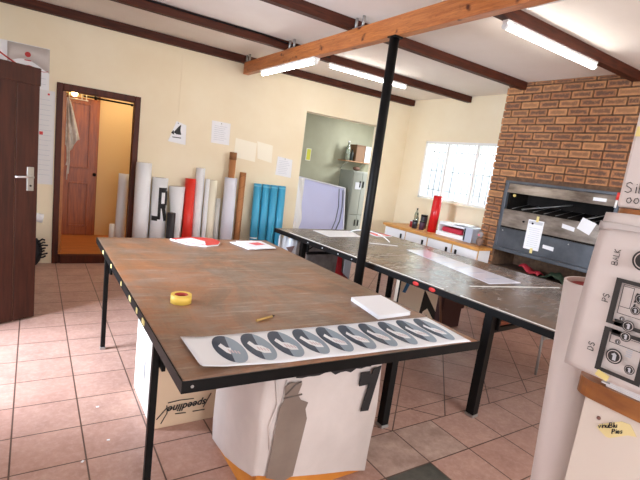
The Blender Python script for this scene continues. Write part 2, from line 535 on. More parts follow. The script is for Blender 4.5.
b = MB(); b.cyl((DW - .06, -.031, 1.1), (DW - .06, -.034, 1.1), .008, M_ink); b.build('keyhole', hp)

# window in the right wall: white frame, mullions, bars, glass
win = bpy.data.objects.new('window_1', None); COL.objects.link(win); win['kind'] = 'structure'
win['label'] = 'bright white window with burglar bars above the counter'
WORLD[win.name] = Matrix()
b = MB()
for y in (WY0, WY1 - .035): b.box((XR - .005, y, WZ0), (XR + .06, y + .035, WZ1), M_white, .003)
for z in (WZ0, WZ1 - .035): b.box((XR - .005, WY0, z), (XR + .06, WY1, z + .035), M_white, .003)
for y in (4.42, 4.98): b.box((XR + .005, y - .02, WZ0), (XR + .05, y + .02, WZ1), M_white, .003)
b.build('window_frame', win)
b = MB(); b.box((XR - .06, WY0 - .02, WZ0 - .03), (XR + .02, WY1 + .03, WZ0), M_wall, .005); b.build('window_sill', win)
b = MB()
M_bar = mat('grey_white_bar', (120, 120, 132), .5)
y = WY0 + .06
while y < WY1 - .03:
    b.cyl((XR + .075, y, WZ0), (XR + .075, y, WZ1), .006, M_bar, n=8); y += .115
for z in (WZ0 + .16, WZ0 + .47, WZ1 - .16): b.cyl((XR + .075, WY0, z), (XR + .075, WY1, z), .006, M_bar, n=8)
b.build('burglar_bars', win)
b = MB(); b.box((XR + .03, WY0, WZ0), (XR + .034, WY1, WZ1), M_glass); b.build('window_pane', win)
b = MB()
for k in range(60):
    pass
M_lace = bpy.data.materials.new('lace_curtain'); t = NT(M_lace)
tr = t.add('ShaderNodeBsdfTranslucent'); tr.inputs[0].default_value = (.9, .9, .92, 1)
tp = t.add('ShaderNodeBsdfTransparent'); mx = t.add('ShaderNodeMixShader'); mx.inputs[0].default_value = .12
t.link(tp.outputs[0], mx.inputs[1]); t.link(tr.outputs[0], mx.inputs[2]); t.link(mx.outputs[0], t.n['Material Output'].inputs[0])
b.sheet(lambda u, v: (XR + .125 + .012 * math.sin(u * 120), WY0 + u * (WY1 - WY0), WZ0 + .01 + v * (WZ1 - WZ0 - .02)), 160, 1, M_lace, .0008)
b.build('lace_curtain', win)
# the yard outside the window
b = MB(); b.box((9.5, 3.0, -.2), (9.7, 11, 2.2), mat('outside_wall', (160, 160, 182), .9)); struct(b, 'wall_outside')
b = MB(); b.box((5.68, -4, -.3), (14, 14, -.15), mat('outside_paving', (215, 212, 208), .9)); struct(b, 'ground_outside')
# unseen rear window, added so that fill light can come in
w2 = MB()
for x in (-.2, 1.3, 2.85, 4.35): w2.box((x, YR - .12, .8), (x + .05, YR - .07, 2.35), M_white)
for z in (.8, 2.3): w2.box((-.2, YR - .12, z), (4.4, YR - .07, z + .05), M_white)
struct(w2, 'added_rear_window')

# ceiling rafters, big beam, pole
def rafter(x0, x1, y0, y1, z0):
    b = MB(); b.box((x0, y0, z0), (x1, y1, H), M_dark, .004)
    return struct(b, 'ceiling_beam')
rafter(XL, XR, 5.89, YB, 2.755)
rafter(XL, XR, 4.69, 4.765, 2.76)
rafter(XL, 4.95, 3.455, 3.53, 2.76)
rafter(XL, 4.95, 2.235, 2.31, 2.76)
rafter(XL, XR, 1.0, 1.075, 2.76)
b = MB(); b.box((2.32, YR, 2.605), (2.40, 5.872, 2.755), M_beam, .005)
o = struct(b, 'timber_beam'); o['label'] = 'big orange varnished timber beam under the dark rafters'
PX, PY = 2.335, 2.86
T = thing('support_pole', (PX, PY, 0), 'black steel pole from the floor up to the orange beam', 'pole')
b = MB(); b.cyl((PX, PY, .01), (PX, PY, 2.59), .038, M_black, n=24); b.build('shaft', T)
boxpart('base_plate', T, (PX - .08, PY - .08, 0), (PX + .08, PY + .08, .012), M_black, .002)
boxpart('head_plate', T, (PX - .038, PY - .045, 2.592), (PX + .05, PY + .045, 2.604), M_black, .002)
def bracket(y, lab):
    T = thing('beam_bracket', (2.36, y, 2.755), lab, 'bracket', 'brackets between beam and rafters')
    for dy in (-.05, .05):
        b = MB(); b.cyl((2.345, y + dy, 2.756), (2.345, y + dy, H - .002), .013, M_galv, n=12); b.build('post', T)
    boxpart('foot', T, (2.325, y - .075, 2.755), (2.395, y + .075, 2.762), M_galv)
bracket(4.60, 'grey metal bracket on the orange beam at the second rafter from the back wall')
bracket(3.37, 'grey metal bracket on the orange beam nearest the black pole')
bracket(5.80, 'grey metal bracket at the far end of the orange beam by the back wall')
b = MB()
b.tube([(XL + .01, 4.675, 2.835), (.6, 4.675, 2.835), (1.2, 4.672, 2.83), (2.0, 4.675, 2.836), (2.3, 4.675, 2.82), (2.9, 4.672, 2.80)], .008, M_black)
tag(b.build('conduit', loc=None), 'thin dark electric cable run along the second rafter from the back', 'cable')

# fluorescent lamps
M_tube = mat('lit_fluorescent_tube', (255, 250, 240), .4, emit=16, ecol=(255, 251, 246))
M_dim = mat('unlit_diffuser', (250, 250, 250), .25)
def batten(p0, p1, lab, lit=True, w=.045, r=.02):
    p0, p1 = Vector(p0), Vector(p1)
    T = thing('ceiling_light', p0, lab, 'ceiling light', 'fluorescent lights')
    a = (p1 - p0).normalized(); side = Vector((-a.y, a.x, 0))
    b = MB(); b.quadprism([p0 - side * w + Vector((0, 0, .022)), p1 - side * w + Vector((0, 0, .022)), p1 + side * w + Vector((0, 0, .022)), p0 + side * w + Vector((0, 0, .022))], (0, 0, .02), M_white)
    b.build('housing', T)
    b = MB(); b.cyl(p0 + a * .02, p1 - a * .02, r, M_tube if lit else M_dim, n=16); b.build('tube', T)
    for q in (p0, p1 - a * .02):
        b = MB(); b.cyl(q, q + a * .02, r + .004, M_white, n=16); b.build('end_cap', T)
batten((2.36, 4.06, 2.562), (2.36, 5.33, 2.562), 'lit fluorescent light under the far end of the orange beam', w=.04)
batten((2.93, 4.725, 2.717), (4.17, 4.725, 2.717), 'lit fluorescent tube on a rafter, partly behind the black pole', w=.018, r=.014)
batten((2.85, 2.27, 2.717), (4.15, 2.27, 2.717), 'lit fluorescent tube on the rafter in front of the brick chimney', w=.022)
batten((2.73, .85, 2.765), (2.73, 2.03, 2.765), 'unlit white light fixture at the top edge, beyond the orange beam', lit=False, w=.05)

# ------------------------------------------------------------------ brick chimney with built-in oven
CX, CY0, CY1 = 4.95, 1.6, 3.71
OY0, OY1, OZ0, OZ1 = 2.15, 3.465, .85, 1.675
b = MB()
uvl = b.bm.loops.layers.uv.new('brick'); rl = b.bm.loops.layers.float_color.new('rnd')
def core(lo, hi): b.box(lo, hi, M_mortar)
core((CX + .012, OY1, 0), (XR, CY1 - .012, H)); core((CX + .012, CY0 + .01, 0), (XR, OY0, H))
core((CX + .012, OY0, OZ1), (XR, OY1, H)); core((CX + .012, OY0, 0), (XR, OY1, .6)); core((XR - .06, OY0, .6), (XR, OY1, OZ1))
def brick(y0, y1, z0, z1, out=0):
    n = set(b.bm.faces)
    b.box((CX - out, y0, z0), (CX + .05, y1, z1), M_brick, .0035)
    r = random.random()
    for f in b.bm.faces:
        if f in n: continue
        for l in f.loops:
            l[rl] = (r, r, r, 1)
            l[uvl].uv = ((l.vert.co.y - y0) / (y1 - y0), (l.vert.co.z - z0) / (z1 - z0))
CH, BL = .0905, .235
row = 0
z = .004
while z < H - .02:
    z1 = min(z + CH - .013, H - .001)
    y = CY1 - (0 if row % 2 == 0 else .004)
    ln = [(.5, 1.0), (1.0, 1.0)][row % 2]
    first = BL * (.5 if row % 2 else 1.0)
    # jitter the mix of halves as in the photograph
    cuts = [y]
    cur = y - first; cuts.append(cur)
    k = 0
    while cur > CY0:
        L = BL
        if random.random() < .12: L = BL * .5
        cur -= L; cuts.append(cur); k += 1
    for i in range(len(cuts) - 1):
        a, c = max(cuts[i + 1] + .012, CY0), cuts[i]
        if i == 0: c += random.uniform(-.002, .006)
        if c - a < .03: continue
        inside = z1 > .6 and z < OZ1
        if inside:
            if c <= OY0 or a >= OY1: brick(a, c, z, z1, random.uniform(0, .004))
            else:
                if c > OY1 + .02: brick(OY1 + .002, c, z, z1)
                if a < OY0 - .02: brick(a, OY0 - .002, z, z1)
        else: brick(a, c, z, z1, random.uniform(0, .004))
    z += CH; row += 1
# far flank of the chimney
o = struct(b, 'chimney_breast'); o['label'] = 'brown face-brick chimney breast'

OV = thing('built_in_oven', (4.93, 2.8, .85), 'wide dark steel oven built into the brick chimney', 'oven')
M_oven = mat('dark_oven_steel', (98, 102, 108), .38, metal=.4, c2=(74, 77, 82), scale=3)
M_oven2 = mat('heat_stained_steel', (168, 156, 144), .35, metal=.55, c2=(96, 84, 74), scale=3.5, stretch=(1, .6, 2))
M_soot = mat('sooty_oven_inside', (16, 14, 13), .7, c2=(34, 28, 24), scale=5, spec=.2)
b = MB()                                                   # surround
b.box((4.925, OY0, OZ0), (4.975, OY0 + .035, OZ1), M_oven, .004)
b.box((4.925, OY1 - .045, OZ0), (4.975, OY1, OZ1), M_oven, .004)
b.box((4.92, OY0, OZ1 - .03), (4.975, OY1, OZ1), M_oven, .004)
b.box((4.915, OY0, OZ0 - .045), (4.975, OY1, OZ0), M_oven, .004)
b.build('surround', OV)
b = MB(); b.quadprism([(4.925, OY0 + .036, 1.53), (4.925, OY1 - .046, 1.53), (4.945, OY1 - .046, 1.643), (4.945, OY0 + .036, 1.643)], (.012, 0, 0), M_oven2)
hood = b.build('hood', OV)
b = MB(); b.box((4.918, 2.27, 1.565), (4.929, 2.40, 1.60), M_paper); b.build('sticker', hood)
b = MB()                                                   # firebox lining
b.box((5.36, OY0 + .04, OZ0), (5.38, OY1 - .05, 1.64), M_soot)
b.box((4.98, OY0 + .04, OZ0), (5.36, OY0 + .05, 1.64), M_soot)
b.box((4.98, OY1 - .06, OZ0), (5.36, OY1 - .05, 1.64), M_soot)
b.box((4.98, OY0 + .05, 1.62), (5.36, OY1 - .06, 1.64), M_soot)
b.quadprism([(4.975, OY0 + .052, 1.325), (4.975, OY1 - .062, 1.325), (5.355, OY1 - .062, 1.40), (5.355, OY0 + .052, 1.40)], (0, 0, -.012), M_soot)
b.build('firebox', OV)
b = MB()
b.tube([(5.02, OY1 - .22, 1.345), (5.25, OY1 - .7, 1.48)], .006, M_galv)
b.tube([(5.02, 2.5, 1.345), (5.25, 2.25, 1.48)], .006, M_galv)
for k in range(9): b.tube([(5.0, 2.24 + k * .14, 1.337), (5.33, 2.24 + k * .14, 1.405)], .003, M_galv, 6)
b.build('grill_rack', OV)
b = MB(); b.box((4.925, OY0 + .036, 1.115), (4.945, OY1 - .046, 1.325), M_oven2, .004)
flap = b.build('door_flap', OV)
for y in (3.12, 3.0):
    b = MB(); b.cyl((4.925, y, 1.21), (4.912, y, 1.21), .012, M_black, n=12); b.build('knob', flap)
b = MB(); b.box((4.93, OY0 + .036, .852), (4.945, OY1 - .046, 1.095), M_oven, .004); b.box((4.926, OY0 + .04, 1.097), (4.94, OY1 - .05, 1.113), M_soot); lowp = b.build('lower_panel', OV)
for y in (2.55, 3.38):
    b = MB(); b.sphere((4.928, y, 1.06), .007, M_steel, n=8); b.build('bolt', lowp)
b = MB(); b.sphere((5.0, 3.36, 1.50), .02, mat('brass_bulb', (230, 200, 120), .3), n=10); b.build('knob', OV)

def card(name, pts, m, lab, cat, th=.003, group=None):
    """thin paper: corner points in order, thickened towards the viewer side"""
    P = [Vector(p) for p in pts]
    c = sum(P, Vector()) / len(P)
    n = (P[1] - P[0]).cross(P[2] - P[0]).normalized()
    if n.dot(Vector((0, 0, 1.55)) - c) < 0: n = -n
    b = MB(); b.quadprism(P, n * th, m)
    o = b.build(name, loc=P[0]); return tag(o, lab, cat, group), n
def card_child(name, parent, pts, n, m, off=.0035, th=.0008):
    b = MB(); b.quadprism([Vector(p) + n * off for p in pts], n * th, m); return b.build(name, parent)
OX = 4.911
cl = thing('notice_sheet', (4.9245, 2.96, .9), 'white typed notice taped to the front of the oven', 'paper')
b = MB(); b.box((4.9195, 2.868, .905), (4.9245, 3.06, 1.252), M_paper); sh = b.build('page', cl)
b = MB(); b.box((4.9182, 2.88, 1.205), (4.9194, 3.05, 1.24), M_pgrey)
for k in range(10): b.box((4.9185, 2.895, .94 + k * .024), (4.9194, 3.035 - random.random() * .03, .944 + k * .024), M_pgrey)
b.build('print_lines', sh)
M_tape = mat('yellow_masking_tape', (232, 214, 140), .6)
b = MB(); b.box((4.9165, 2.935, 1.235), (4.9181, 2.965, 1.30), M_tape); b.build('tape', cl)
b = MB(); b.box((4.9165, 2.935, .865), (4.9194, 2.968, .925), M_tape); b.build('tape', cl)
card('paper_tag', [(4.9295, 2.83, .955), (4.9295, 2.70, .945), (4.9295, 2.70, .99), (4.9295, 2.83, .995)], M_paper, 'small white tag beside the notice low on the oven', 'paper')
card('paper_label', [(4.9245, 2.66, 1.225), (4.9245, 2.52, 1.205), (4.9245, 2.52, 1.25), (4.9245, 2.66, 1.272)], M_paper, 'narrow white label stuck on the oven flap, right of the typed notice', 'paper')
card('paper_square', [(4.9245, 2.50, 1.25), (4.9245, 2.36, 1.20), (4.9245, 2.31, 1.33), (4.9245, 2.46, 1.375)], M_paper, 'tilted square white paper stuck on the right of the oven flap', 'paper')
T = thing('gas_lighter', (4.90, 2.17, 1.54), 'small red and white lighter hanging at the right corner of the oven', 'lighter')
b = MB(); b.cyl((4.91, 2.17, 1.60), (4.91, 2.165, 1.675), .014, M_red, n=12); b.build('handle', T)
b = MB(); b.cyl((4.91, 2.172, 1.52), (4.91, 2.17, 1.60), .010, M_white, n=12); b.build('nozzle', T)
# things in the hollow under the oven
b = MB(); b.sheet(lambda u, v: (4.97 + .2 * v, 3.10 - .26 * u, .615 + .06 * (1 - u) + .025 * math.sin(v * 5) + .02 * math.sin(u * 9)), 12, 6, mat('red_plastic', (160, 36, 50), .6), .012)
tag(b.build('plastic_bag', loc=(5.0, 2.8, .6)), 'crumpled red plastic bag in the hollow under the oven', 'bag')
b = MB()
b.sheet(lambda u, v: (4.97 + .22 * v, 2.82 - .3 * u, .605 + .10 * math.sin(u * PI) * (.6 + .4 * math.sin(v * 4)) + .012 * math.sin(u * 17 + v * 9)), 14, 8, mat('dark_green_cloth', (40, 58, 40), .8), .01)
tag(b.build('cloth', loc=(5.05, 2.6, .6)), 'dark green cloth bundled in the hollow under the oven', 'cloth')
b = MB(); b.box((4.965, 2.2, .60), (5.2, 2.47, .70), mat('pale_wood', (206, 164, 112), .6), .004); tag(b.build('wood_block', loc=(5, 2.3, .6)), 'pale wooden block under the right end of the oven', 'wood block')

# ------------------------------------------------------------------ counter under the window
CT = thing('counter_cabinet', (4.7, 4.5, 0), 'long low white cupboard with wooden top under the window', 'cabinet')
M_cwood = mat('honey_counter_wood', (214, 156, 84), .4, c2=(190, 128, 62), scale=4, stretch=(8, 1, 8))
M_cwhite = mat('white_cupboard_board', (236, 236, 238), .5)
b = MB(); b.box((4.715, 3.725, .02), (XR - .01, 5.30, .766), mat('cupboard_side', (196, 150, 92), .5)); b.box((4.715, 3.50, .02), (4.935, 3.7245, .766), mat('cupboard_side', (196, 150, 92), .5), mats={'-y': M_cwhite}); b.build('carcass', CT)
b = MB(); b.box((4.68, 3.716, .767), (XR - .004, 5.33, .80), M_cwood); b.box((4.68, 3.48, .767), (4.94, 3.7155, .80), M_cwood); b.build('worktop', CT)
ys = [5.29, 4.82, 4.37, 3.92, 3.50]
for i in range(4):
    hi, lo = ys[i], ys[i + 1]
    dr = boxpart('door', CT, (4.695, lo + .015, .06), (4.713, hi - .015, .75), M_cwhite, .003)
    hy_ = hi - .08 if i == 3 else lo + .08
    boxpart('handle', dr, (4.68, hy_ - .015, .63), (4.694, hy_ + .015, .70), M_black, .003)
# things on the counter
M_bot = mat('pale_bottle_glass', (196, 208, 190), .1, trans=.7)
def bottle(name, x, y, z, h, r, m, lab, capm, group=None):
    T = thing(name, (x, y, z), lab, 'bottle', group)
    b = MB(); b.lathe((x, y, z), [(r * .9, 0), (r, .01), (r, h * .62), (r * .75, h * .74), (r * .36, h * .82), (r * .34, h * .93)], m); b.build('body', T)
    b = MB(); b.cyl((x, y, z + h * .931), (x, y, z + h), r * .4, capm, n=14); b.build('cap', T)
    return T
bottle('glass_bottle', 5.22, 5.17, .80, .28, .035, M_bot, 'tallest clear glass bottle at the left end of the counter', M_black, 'bottles on the counter')
bottle('glass_bottle', 5.12, 5.05, .80, .21, .03, M_bot, 'shorter clear glass bottle beside the tall one on the counter', M_black, 'bottles on the counter')
def jar(x, y, h, r, m, lab, lid):
    T = thing('paint_jar', (x, y, .80), lab, 'jar', 'jars on the counter')
    b = MB(); b.lathe((x, y, .80), [(r, 0), (r, h * .85), (r * .95, h * .88)], m, 16); b.build('body', T)
    b = MB(); b.cyl((x, y, .80 + h * .881), (x, y, .80 + h), r * 1.04, lid, n=16); b.build('lid', T)
M_djar = mat('dark_jar', (44, 42, 50), .3); M_rjar = mat('red_jar', (170, 40, 50), .4)
jar(5.12, 4.90, .21, .05, M_djar, 'large dark jar left of the red tube on the counter', M_black)
jar(4.98, 4.99, .10, .04, M_rjar, 'small red jar behind the dark jars on the counter', M_paper)
jar(4.90, 4.86, .12, .04, M_djar, 'small dark jar at the front left of the counter', M_black)
jar(4.93, 4.74, .13, .04, mat('purple_jar', (74, 40, 62), .4), 'small purple jar just left of the red tube', M_black)
T = thing('red_tube', (4.98, 4.57, .80), 'tall bright red tube standing on the counter under the window', 'tube')
M_redt = mat('glossy_red', (200, 22, 28), .25)
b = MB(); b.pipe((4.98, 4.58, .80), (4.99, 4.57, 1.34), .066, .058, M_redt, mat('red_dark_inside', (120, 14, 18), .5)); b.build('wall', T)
T = thing('paper_organiser', (5.1, 4.2, .80), 'white paper tray with red contents on the counter right of the red tube', 'organiser')
boxpart('base_tray', T, (4.90, 3.93, .80), (5.30, 4.42, .86), M_paper, .004)
boxpart('upper_tray', T, (4.92, 3.95, .955), (5.30, 4.40, .985), M_paper, .004)
for (y0, y1) in ((4.40, 4.415), (3.935, 3.95)): boxpart('side_panel', T, (4.92, y0, .861), (5.30, y1, .954), M_paper)
boxpart('contents', T, (4.94, 4.0, .861), (5.25, 4.36, .93), mat('crimson_fabric', (190, 40, 62), .7), .02)
for k, (x, y, r) in enumerate(((5.05, 4.30, .1), (5.12, 4.10, -.15), (5.0, 4.02, .3))):
    b = MB(); b.obox((x, y, .99 + .009 * k), (.22, .28, .006), M_paper, Matrix.Rotation(r, 3, 'Z'))
    tag(b.build('paper_pile', loc=(x, y, .98)), ['white papers at the left on top of the counter tray', 'white papers in the middle on top of the counter tray', 'white papers at the right end on top of the counter tray'][k], 'paper', 'papers on the tray')
T = thing('desktop_printer', (5.0, 3.84, .80), 'small pale grey machine at the right end of the counter', 'printer')
boxpart('body', T, (4.86, 3.765, .80), (5.2, 3.90, 1.0), mat('pale_grey_plastic', (176, 182, 196), .4), .012)
boxpart('front_slot', T, (4.852, 3.875, .82), (4.859, 3.892, .98), M_black)
T = thing('soft_toy', (4.82, 3.60, .80), 'small round brown and pink ornament beside the brick chimney on the counter', 'ornament')
b = MB(); b.sphere((4.82, 3.60, .862), .05, mat('brown_plush', (120, 96, 84), .9), (1, .8, 1.2)); b.build('body', T)
b = MB(); b.sphere((4.81, 3.60, .955), .042, mat('grey_plush', (150, 140, 138), .9), (1, .9, 1)); hd = b.build('head', T)
b = MB(); b.sphere((4.772, 3.59, .95), .014, mat('pink_plush', (226, 110, 130), .8), n=8); b.build('muzzle', hd)

# ------------------------------------------------------------------ work tables
M_foldleg = M_black
def work_table(label, x0, x1, y0, y1, rot, pivot, topm, legs, edge_strip, ztop=.74, corners=None):
    T = thing('work_table', (pivot[0], pivot[1], 0), label, 'table', None, rot)
    R = Matrix.Translation(Vector((pivot[0], pivot[1], 0))) @ Matrix.Rotation(rot, 4, 'Z') @ Matrix.Translation(-Vector((pivot[0], pivot[1], 0)))
    def put(mb):
        mb.bm.transform(R)
        if corners:                                        # a top that is not quite square
            for v in mb.bm.verts:
                u, w_ = (v.co.x - x0) / (x1 - x0), (v.co.y - y0) / (y1 - y0)
                p = (Vector(corners[0]).lerp(Vector(corners[1]), u)).lerp(Vector(corners[3]).lerp(Vector(corners[2]), u), w_)
                v.co.x, v.co.y = p.x, p.y
        return mb
    th = .046
    b = MB(); b.box((x0 + .004, y0 + .004, ztop - th), (x1 - .004, y1 - .004, ztop), topm, .003); put(b).build('tabletop', T)
    b = MB()                                               # black steel edging
    for lo, hi in (((x0 - .003, y0 - .003), (x1 + .003, y0 + .003)), ((x0 - .003, y1 - .003), (x1 + .003, y1 + .003)), ((x0 - .003, y0 + .0035), (x0 + .003, y1 - .0035)), ((x1 - .003, y0 + .0035), (x1 + .003, y1 - .0035))):
        b.box((lo[0], lo[1], ztop - th - .002), (hi[0], hi[1], ztop - .002), M_black)
    ed = put(b).build('edge_band', T)
    WORLD[ed.name] = WORLD[T.name]
    for (lx, ly, w) in legs:
        dx = 1 if lx < (x0 + x1) / 2 else -1
        b = MB(); b.box((lx - w / 2, ly - w / 2, 0.02), (lx + w / 2, ly + w / 2, ztop - th - .001), M_foldleg, .003); lg = put(b).build('leg', T)
        b = MB(); b.box((lx - w / 2 - .003, ly - w / 2 - .003, 0), (lx + w / 2 + .003, ly + w / 2 + .003, .0195), M_galv, .003); put(b).build('foot', lg)
        b = MB(); b.box((lx - .008 + dx * (w / 2 + .010), ly - .05, ztop - th - .11), (lx + .008 + dx * (w / 2 + .010), ly + .05, ztop - th - .002), M_black, .002); put(b).build('hinge_bracket', lg)
        b = MB(); b.tube([(lx + dx * (w / 2 + .025), ly, ztop - th - .10), (lx + dx * (w / 2 + .16), ly, ztop - th - .02)], .007, M_black); put(b).build('brace', lg)
    if len(legs) == 4 and not corners:
        for ly in sorted({l[1] for l in legs}):
            xs = [l[0] for l in legs if l[1] == ly]; w = legs[0][2]
            b = MB(); b.box((min(xs) + w / 2 + .03, ly - .012, ztop - th - .14), (max(xs) - w / 2 - .03, ly + .012, ztop - th - .11), M_black); put(b).build('crossbar', T)
    if edge_strip:
        for (ya, yb) in edge_strip:
            b = MB(); b.box((x0 + .012, ya, ztop + .0003), (x0 + .03, yb, ztop + .003), mat('pale_metal_strip', (226, 224, 220), .3)); put(b).build('edge_strip', T)
    return T, put
T1, put1 = work_table('nearest work table, brown worn top with a sticker sheet along its front edge', .455, 2.01, 1.42, 3.97, 0, (1.2, 2.7), M_top1,
           [(.466, 1.86, .03), (.466, 3.42, .03), (1.86, 1.86, .05), (1.86, 3.42, .05)], None, .74, [(.459, 1.445), (2.032, 1.398), (1.985, 3.985), (.449, 3.955)])
for (yy, ln) in ((2.05, .05), (2.22, .03), (2.4, .05), (2.7, .02), (3.1, .03), (3.5, .04)):
    b = MB(); b.box((.4485, yy, .705), (.4515, yy + ln, .73), M_tape); put1(b).build('tape_scrap', T1)
b = MB(); b.cyl((.49, 1.4168, .716), (.49, 1.4155, .716), .006, M_galv, n=10); put1(b).build('screw', T1)
rot2 = math.atan2(.228, 3.357)
Z2 = .785; KS = (1.55 - Z2) / (1.55 - .74)                  # the far table stands a little higher
TX0, TX1, TY0, TY1 = 2.475 * KS, 4.09 * KS, .35, 4.745 * KS
T2, put2 = work_table('long far work table behind the black pole, reaching to the white tube', TX0, TX1, TY0, TY1, rot2, (TX0, TY1), M_top2,
           [(TX0 + .045, 3.95, .055), (TX0 + .045, 1.71, .06), (TX1 - .07, 3.95, .055), (TX1 - .07, 1.71, .06)], [(1.0, 1.95), (2.1, 2.9), (3.05, 4.2)], Z2)
b = MB(); b.quadprism([(2.86, 2.135, Z2 + .0003), (3.84, 1.972, Z2 + .0003), (3.84, 1.99, Z2 + .0003), (2.86, 2.15, Z2 + .0003)], (0, 0, .0025), mat('pale_metal_strip', (226, 224, 220), .3)); b.build('seam_strip', T2)
for yy in (2.34, 2.18):
    b = MB(); b.sphere((TX0 - .004, yy, Z2 - .025), .03, M_red, (.1, 1.1, .55), 10); put2(b).build('paint_splash', T2)
for yy in (3.1, 3.3, 3.55, 3.8):
    b = MB(); b.box((TX0 - .0055, yy, Z2 - .03), (TX0 - .0025, yy + .012, Z2 - .02), M_pgrey); put2(b).build('paint_splash', T2)

TOP = .7405
# things on the near table
T = thing('tape_roll', (.675, 2.27, TOP), 'roll of yellow tape on the near table', 'tape roll')
M_ytape = mat('yellow_tape', (226, 190, 84), .5)
b = MB(); b.pipe((.675, 2.27, TOP), (.675, 2.27, TOP + .045), .054, .036, M_ytape, M_ytape, 32); b.build('tape', T)
b = MB(); b.pipe((.675, 2.27, TOP + .001), (.675, 2.27, TOP + .043), .0355, .032, mat('brown_core', (150, 60, 50), .7), mat('red_core', (176, 60, 50), .7), 32); b.build('core', T)
b = MB(); b.cyl((.955, 1.915, TOP + .008), (1.06, 1.955, TOP + .008), .007, mat('tan_wood_pencil', (176, 140, 76), .5), n=8)
T = thing('pencil', (.955, 1.915, TOP), 'short tan pencil lying on the near table', 'pencil')
b.build('shaft', T)
b = MB(); b.cyl((1.06, 1.955, TOP + .008), (1.08, 1.9626, TOP + .008), .007, M_ink, r1=.002, n=8); b.build('tip', T)
# sheet of oval stickers
A, B_, C, D = Vector((.545, 1.80, 0)), Vector((.545, 1.49, 0)), Vector((1.965, 1.40, 0)), Vector((2.0, 1.76, 0))
def shp(u, v, z=0):
    p = (A.lerp(D, u)).lerp(B_.lerp(C, u), v)
    curl = .012 * max(0, (v - .8) / .2) ** 2 * max(0, 1 - u * 4) + .010 * max(0, (.06 - u) / .06)
    return Vector((p.x, p.y, TOP + .0015 + curl + .0012 * math.sin(u * 22) * v + z))
ST = thing('sticker_sheet', (1.2, 1.6, TOP), 'long white sheet of ten oval grey stickers along the front of the near table', 'sticker sheet')
M_vinyl = mat('glossy_white_vinyl', (232, 234, 238), .3)
b = MB(); b.sheet(lambda u, v: shp(u, v), 60, 10, M_vinyl, .0012); b.build('backing', ST)
M_slate = mat('slate_blue_print', (42, 58, 80), .4, spec=.3); M_mid = mat('mid_grey_print', (140, 156, 172), .4, spec=.3); M_pinkp = mat('pink_grey_print', (206, 186, 190), .3)
for k in range(10):
    u0 = .115 + k * .0905; du, dv = .043, .44
    b = MB()
    n = 26
    def pt(a, s_=1, zz=.0022, ox=0, oy=0):
        uu = u0 + du * s_ * math.cos(a) + ox; vv = .47 + dv * s_ * math.sin(a) + oy
        return shp(uu, vv, zz)
    # dark half / grey half of the oval
    for (a0, a1, m) in ((PI * .62, PI * 1.62, M_slate), (-PI * .38, PI * .62, M_mid)):
        vs = [b.bm.verts.new(pt(a0 + (a1 - a0) * i / n)) for i in range(n + 1)]
        b.face(vs, m)
    inner = [b.bm.verts.new(shp(u0 + x * du, .47 + y * dv, .003)) for x, y in ((-.62, -.25), (-.3, -.42), (-.15, -.1), (.25, .0), (.55, .3), (.45, .55), (-.05, .5), (-.4, .25))]
    b.face(inner, M_vinyl)
    ov = b.build('oval_sticker', ST, norm=False)
    b = MB()
    for j in range(4):
        x = -.2 + j * .18
        vs = [b.bm.verts.new(shp(u0 + px * du, .47 + py * dv, .0036)) for px, py in ((x, .05 + j * .06), (x + .1, .05 + j * .06), (x + .1, .3 + j * .04), (x, .3 + j * .04))]
        b.face(vs, M_pinkp)
    b.build('lettering', ov, norm=False)
# pad of paper
PT = thing('paper_pad', (1.8, 1.98, TOP), 'thick pad of white sheets on the right edge of the near table', 'paper pad')
for k in range(7):
    off = .004 * math.sin(k * 2.3)
    b = MB(); z0 = TOP + k * .0032
    b.quadprism([(1.655 + off, 1.80 - off, z0), (1.915 + off, 1.815, z0), (1.955 - off, 2.135, z0), (1.70, 2.125 + off, z0)], (0, 0, .003), M_paper)
    b.build('page', PT)
# red and white leaflet with a rounded end
LT = thing('sign_offcut', (1.2, 3.8, TOP), 'red and white printed offcut with rounded end at the back left of the near table', 'offcut')
pts = [(1.02, 3.90), (1.20, 3.99), (1.34, 3.98), (1.43, 3.93), (1.44, 3.80), (1.38, 3.68), (1.26, 3.63), (1.12, 3.70)]
b = MB(); b.quadprism([(x, y, TOP) for x, y in pts], (0, 0, .012), M_red, M_paper); b.build('board', LT)
b = MB(); b.quadprism([(1.06, 3.86, TOP + .0122), (1.22, 3.95, TOP + .0122), (1.30, 3.80, TOP + .0122), (1.26, 3.66, TOP + .0122), (1.13, 3.72, TOP + .0122)], (0, 0, .001), M_paper); b.build('print', LT)
LT = thing('leaflet_pile', (1.7, 3.7, TOP), 'fan of white leaflets with red print at the back right of the near table', 'leaflets')
for k, r in enumerate((.0, .18, -.15)):
    b = MB(); b.obox((1.70 + .02 * k, 3.70 - .01 * k, TOP + .005 + .006 * k), (.26, .30, .005), M_paper, Matrix.Rotation(.2 + r, 3, 'Z')); lf = b.build('leaflet', LT)
    b = MB(); b.obox((1.72 + .02 * k, 3.72 - .01 * k, TOP + .0082 + .006 * k), (.12, .1, .0008), mat('pink_red_print', (222, 90, 96), .5), Matrix.Rotation(.5 + r, 3, 'Z')); b.build('print', lf)

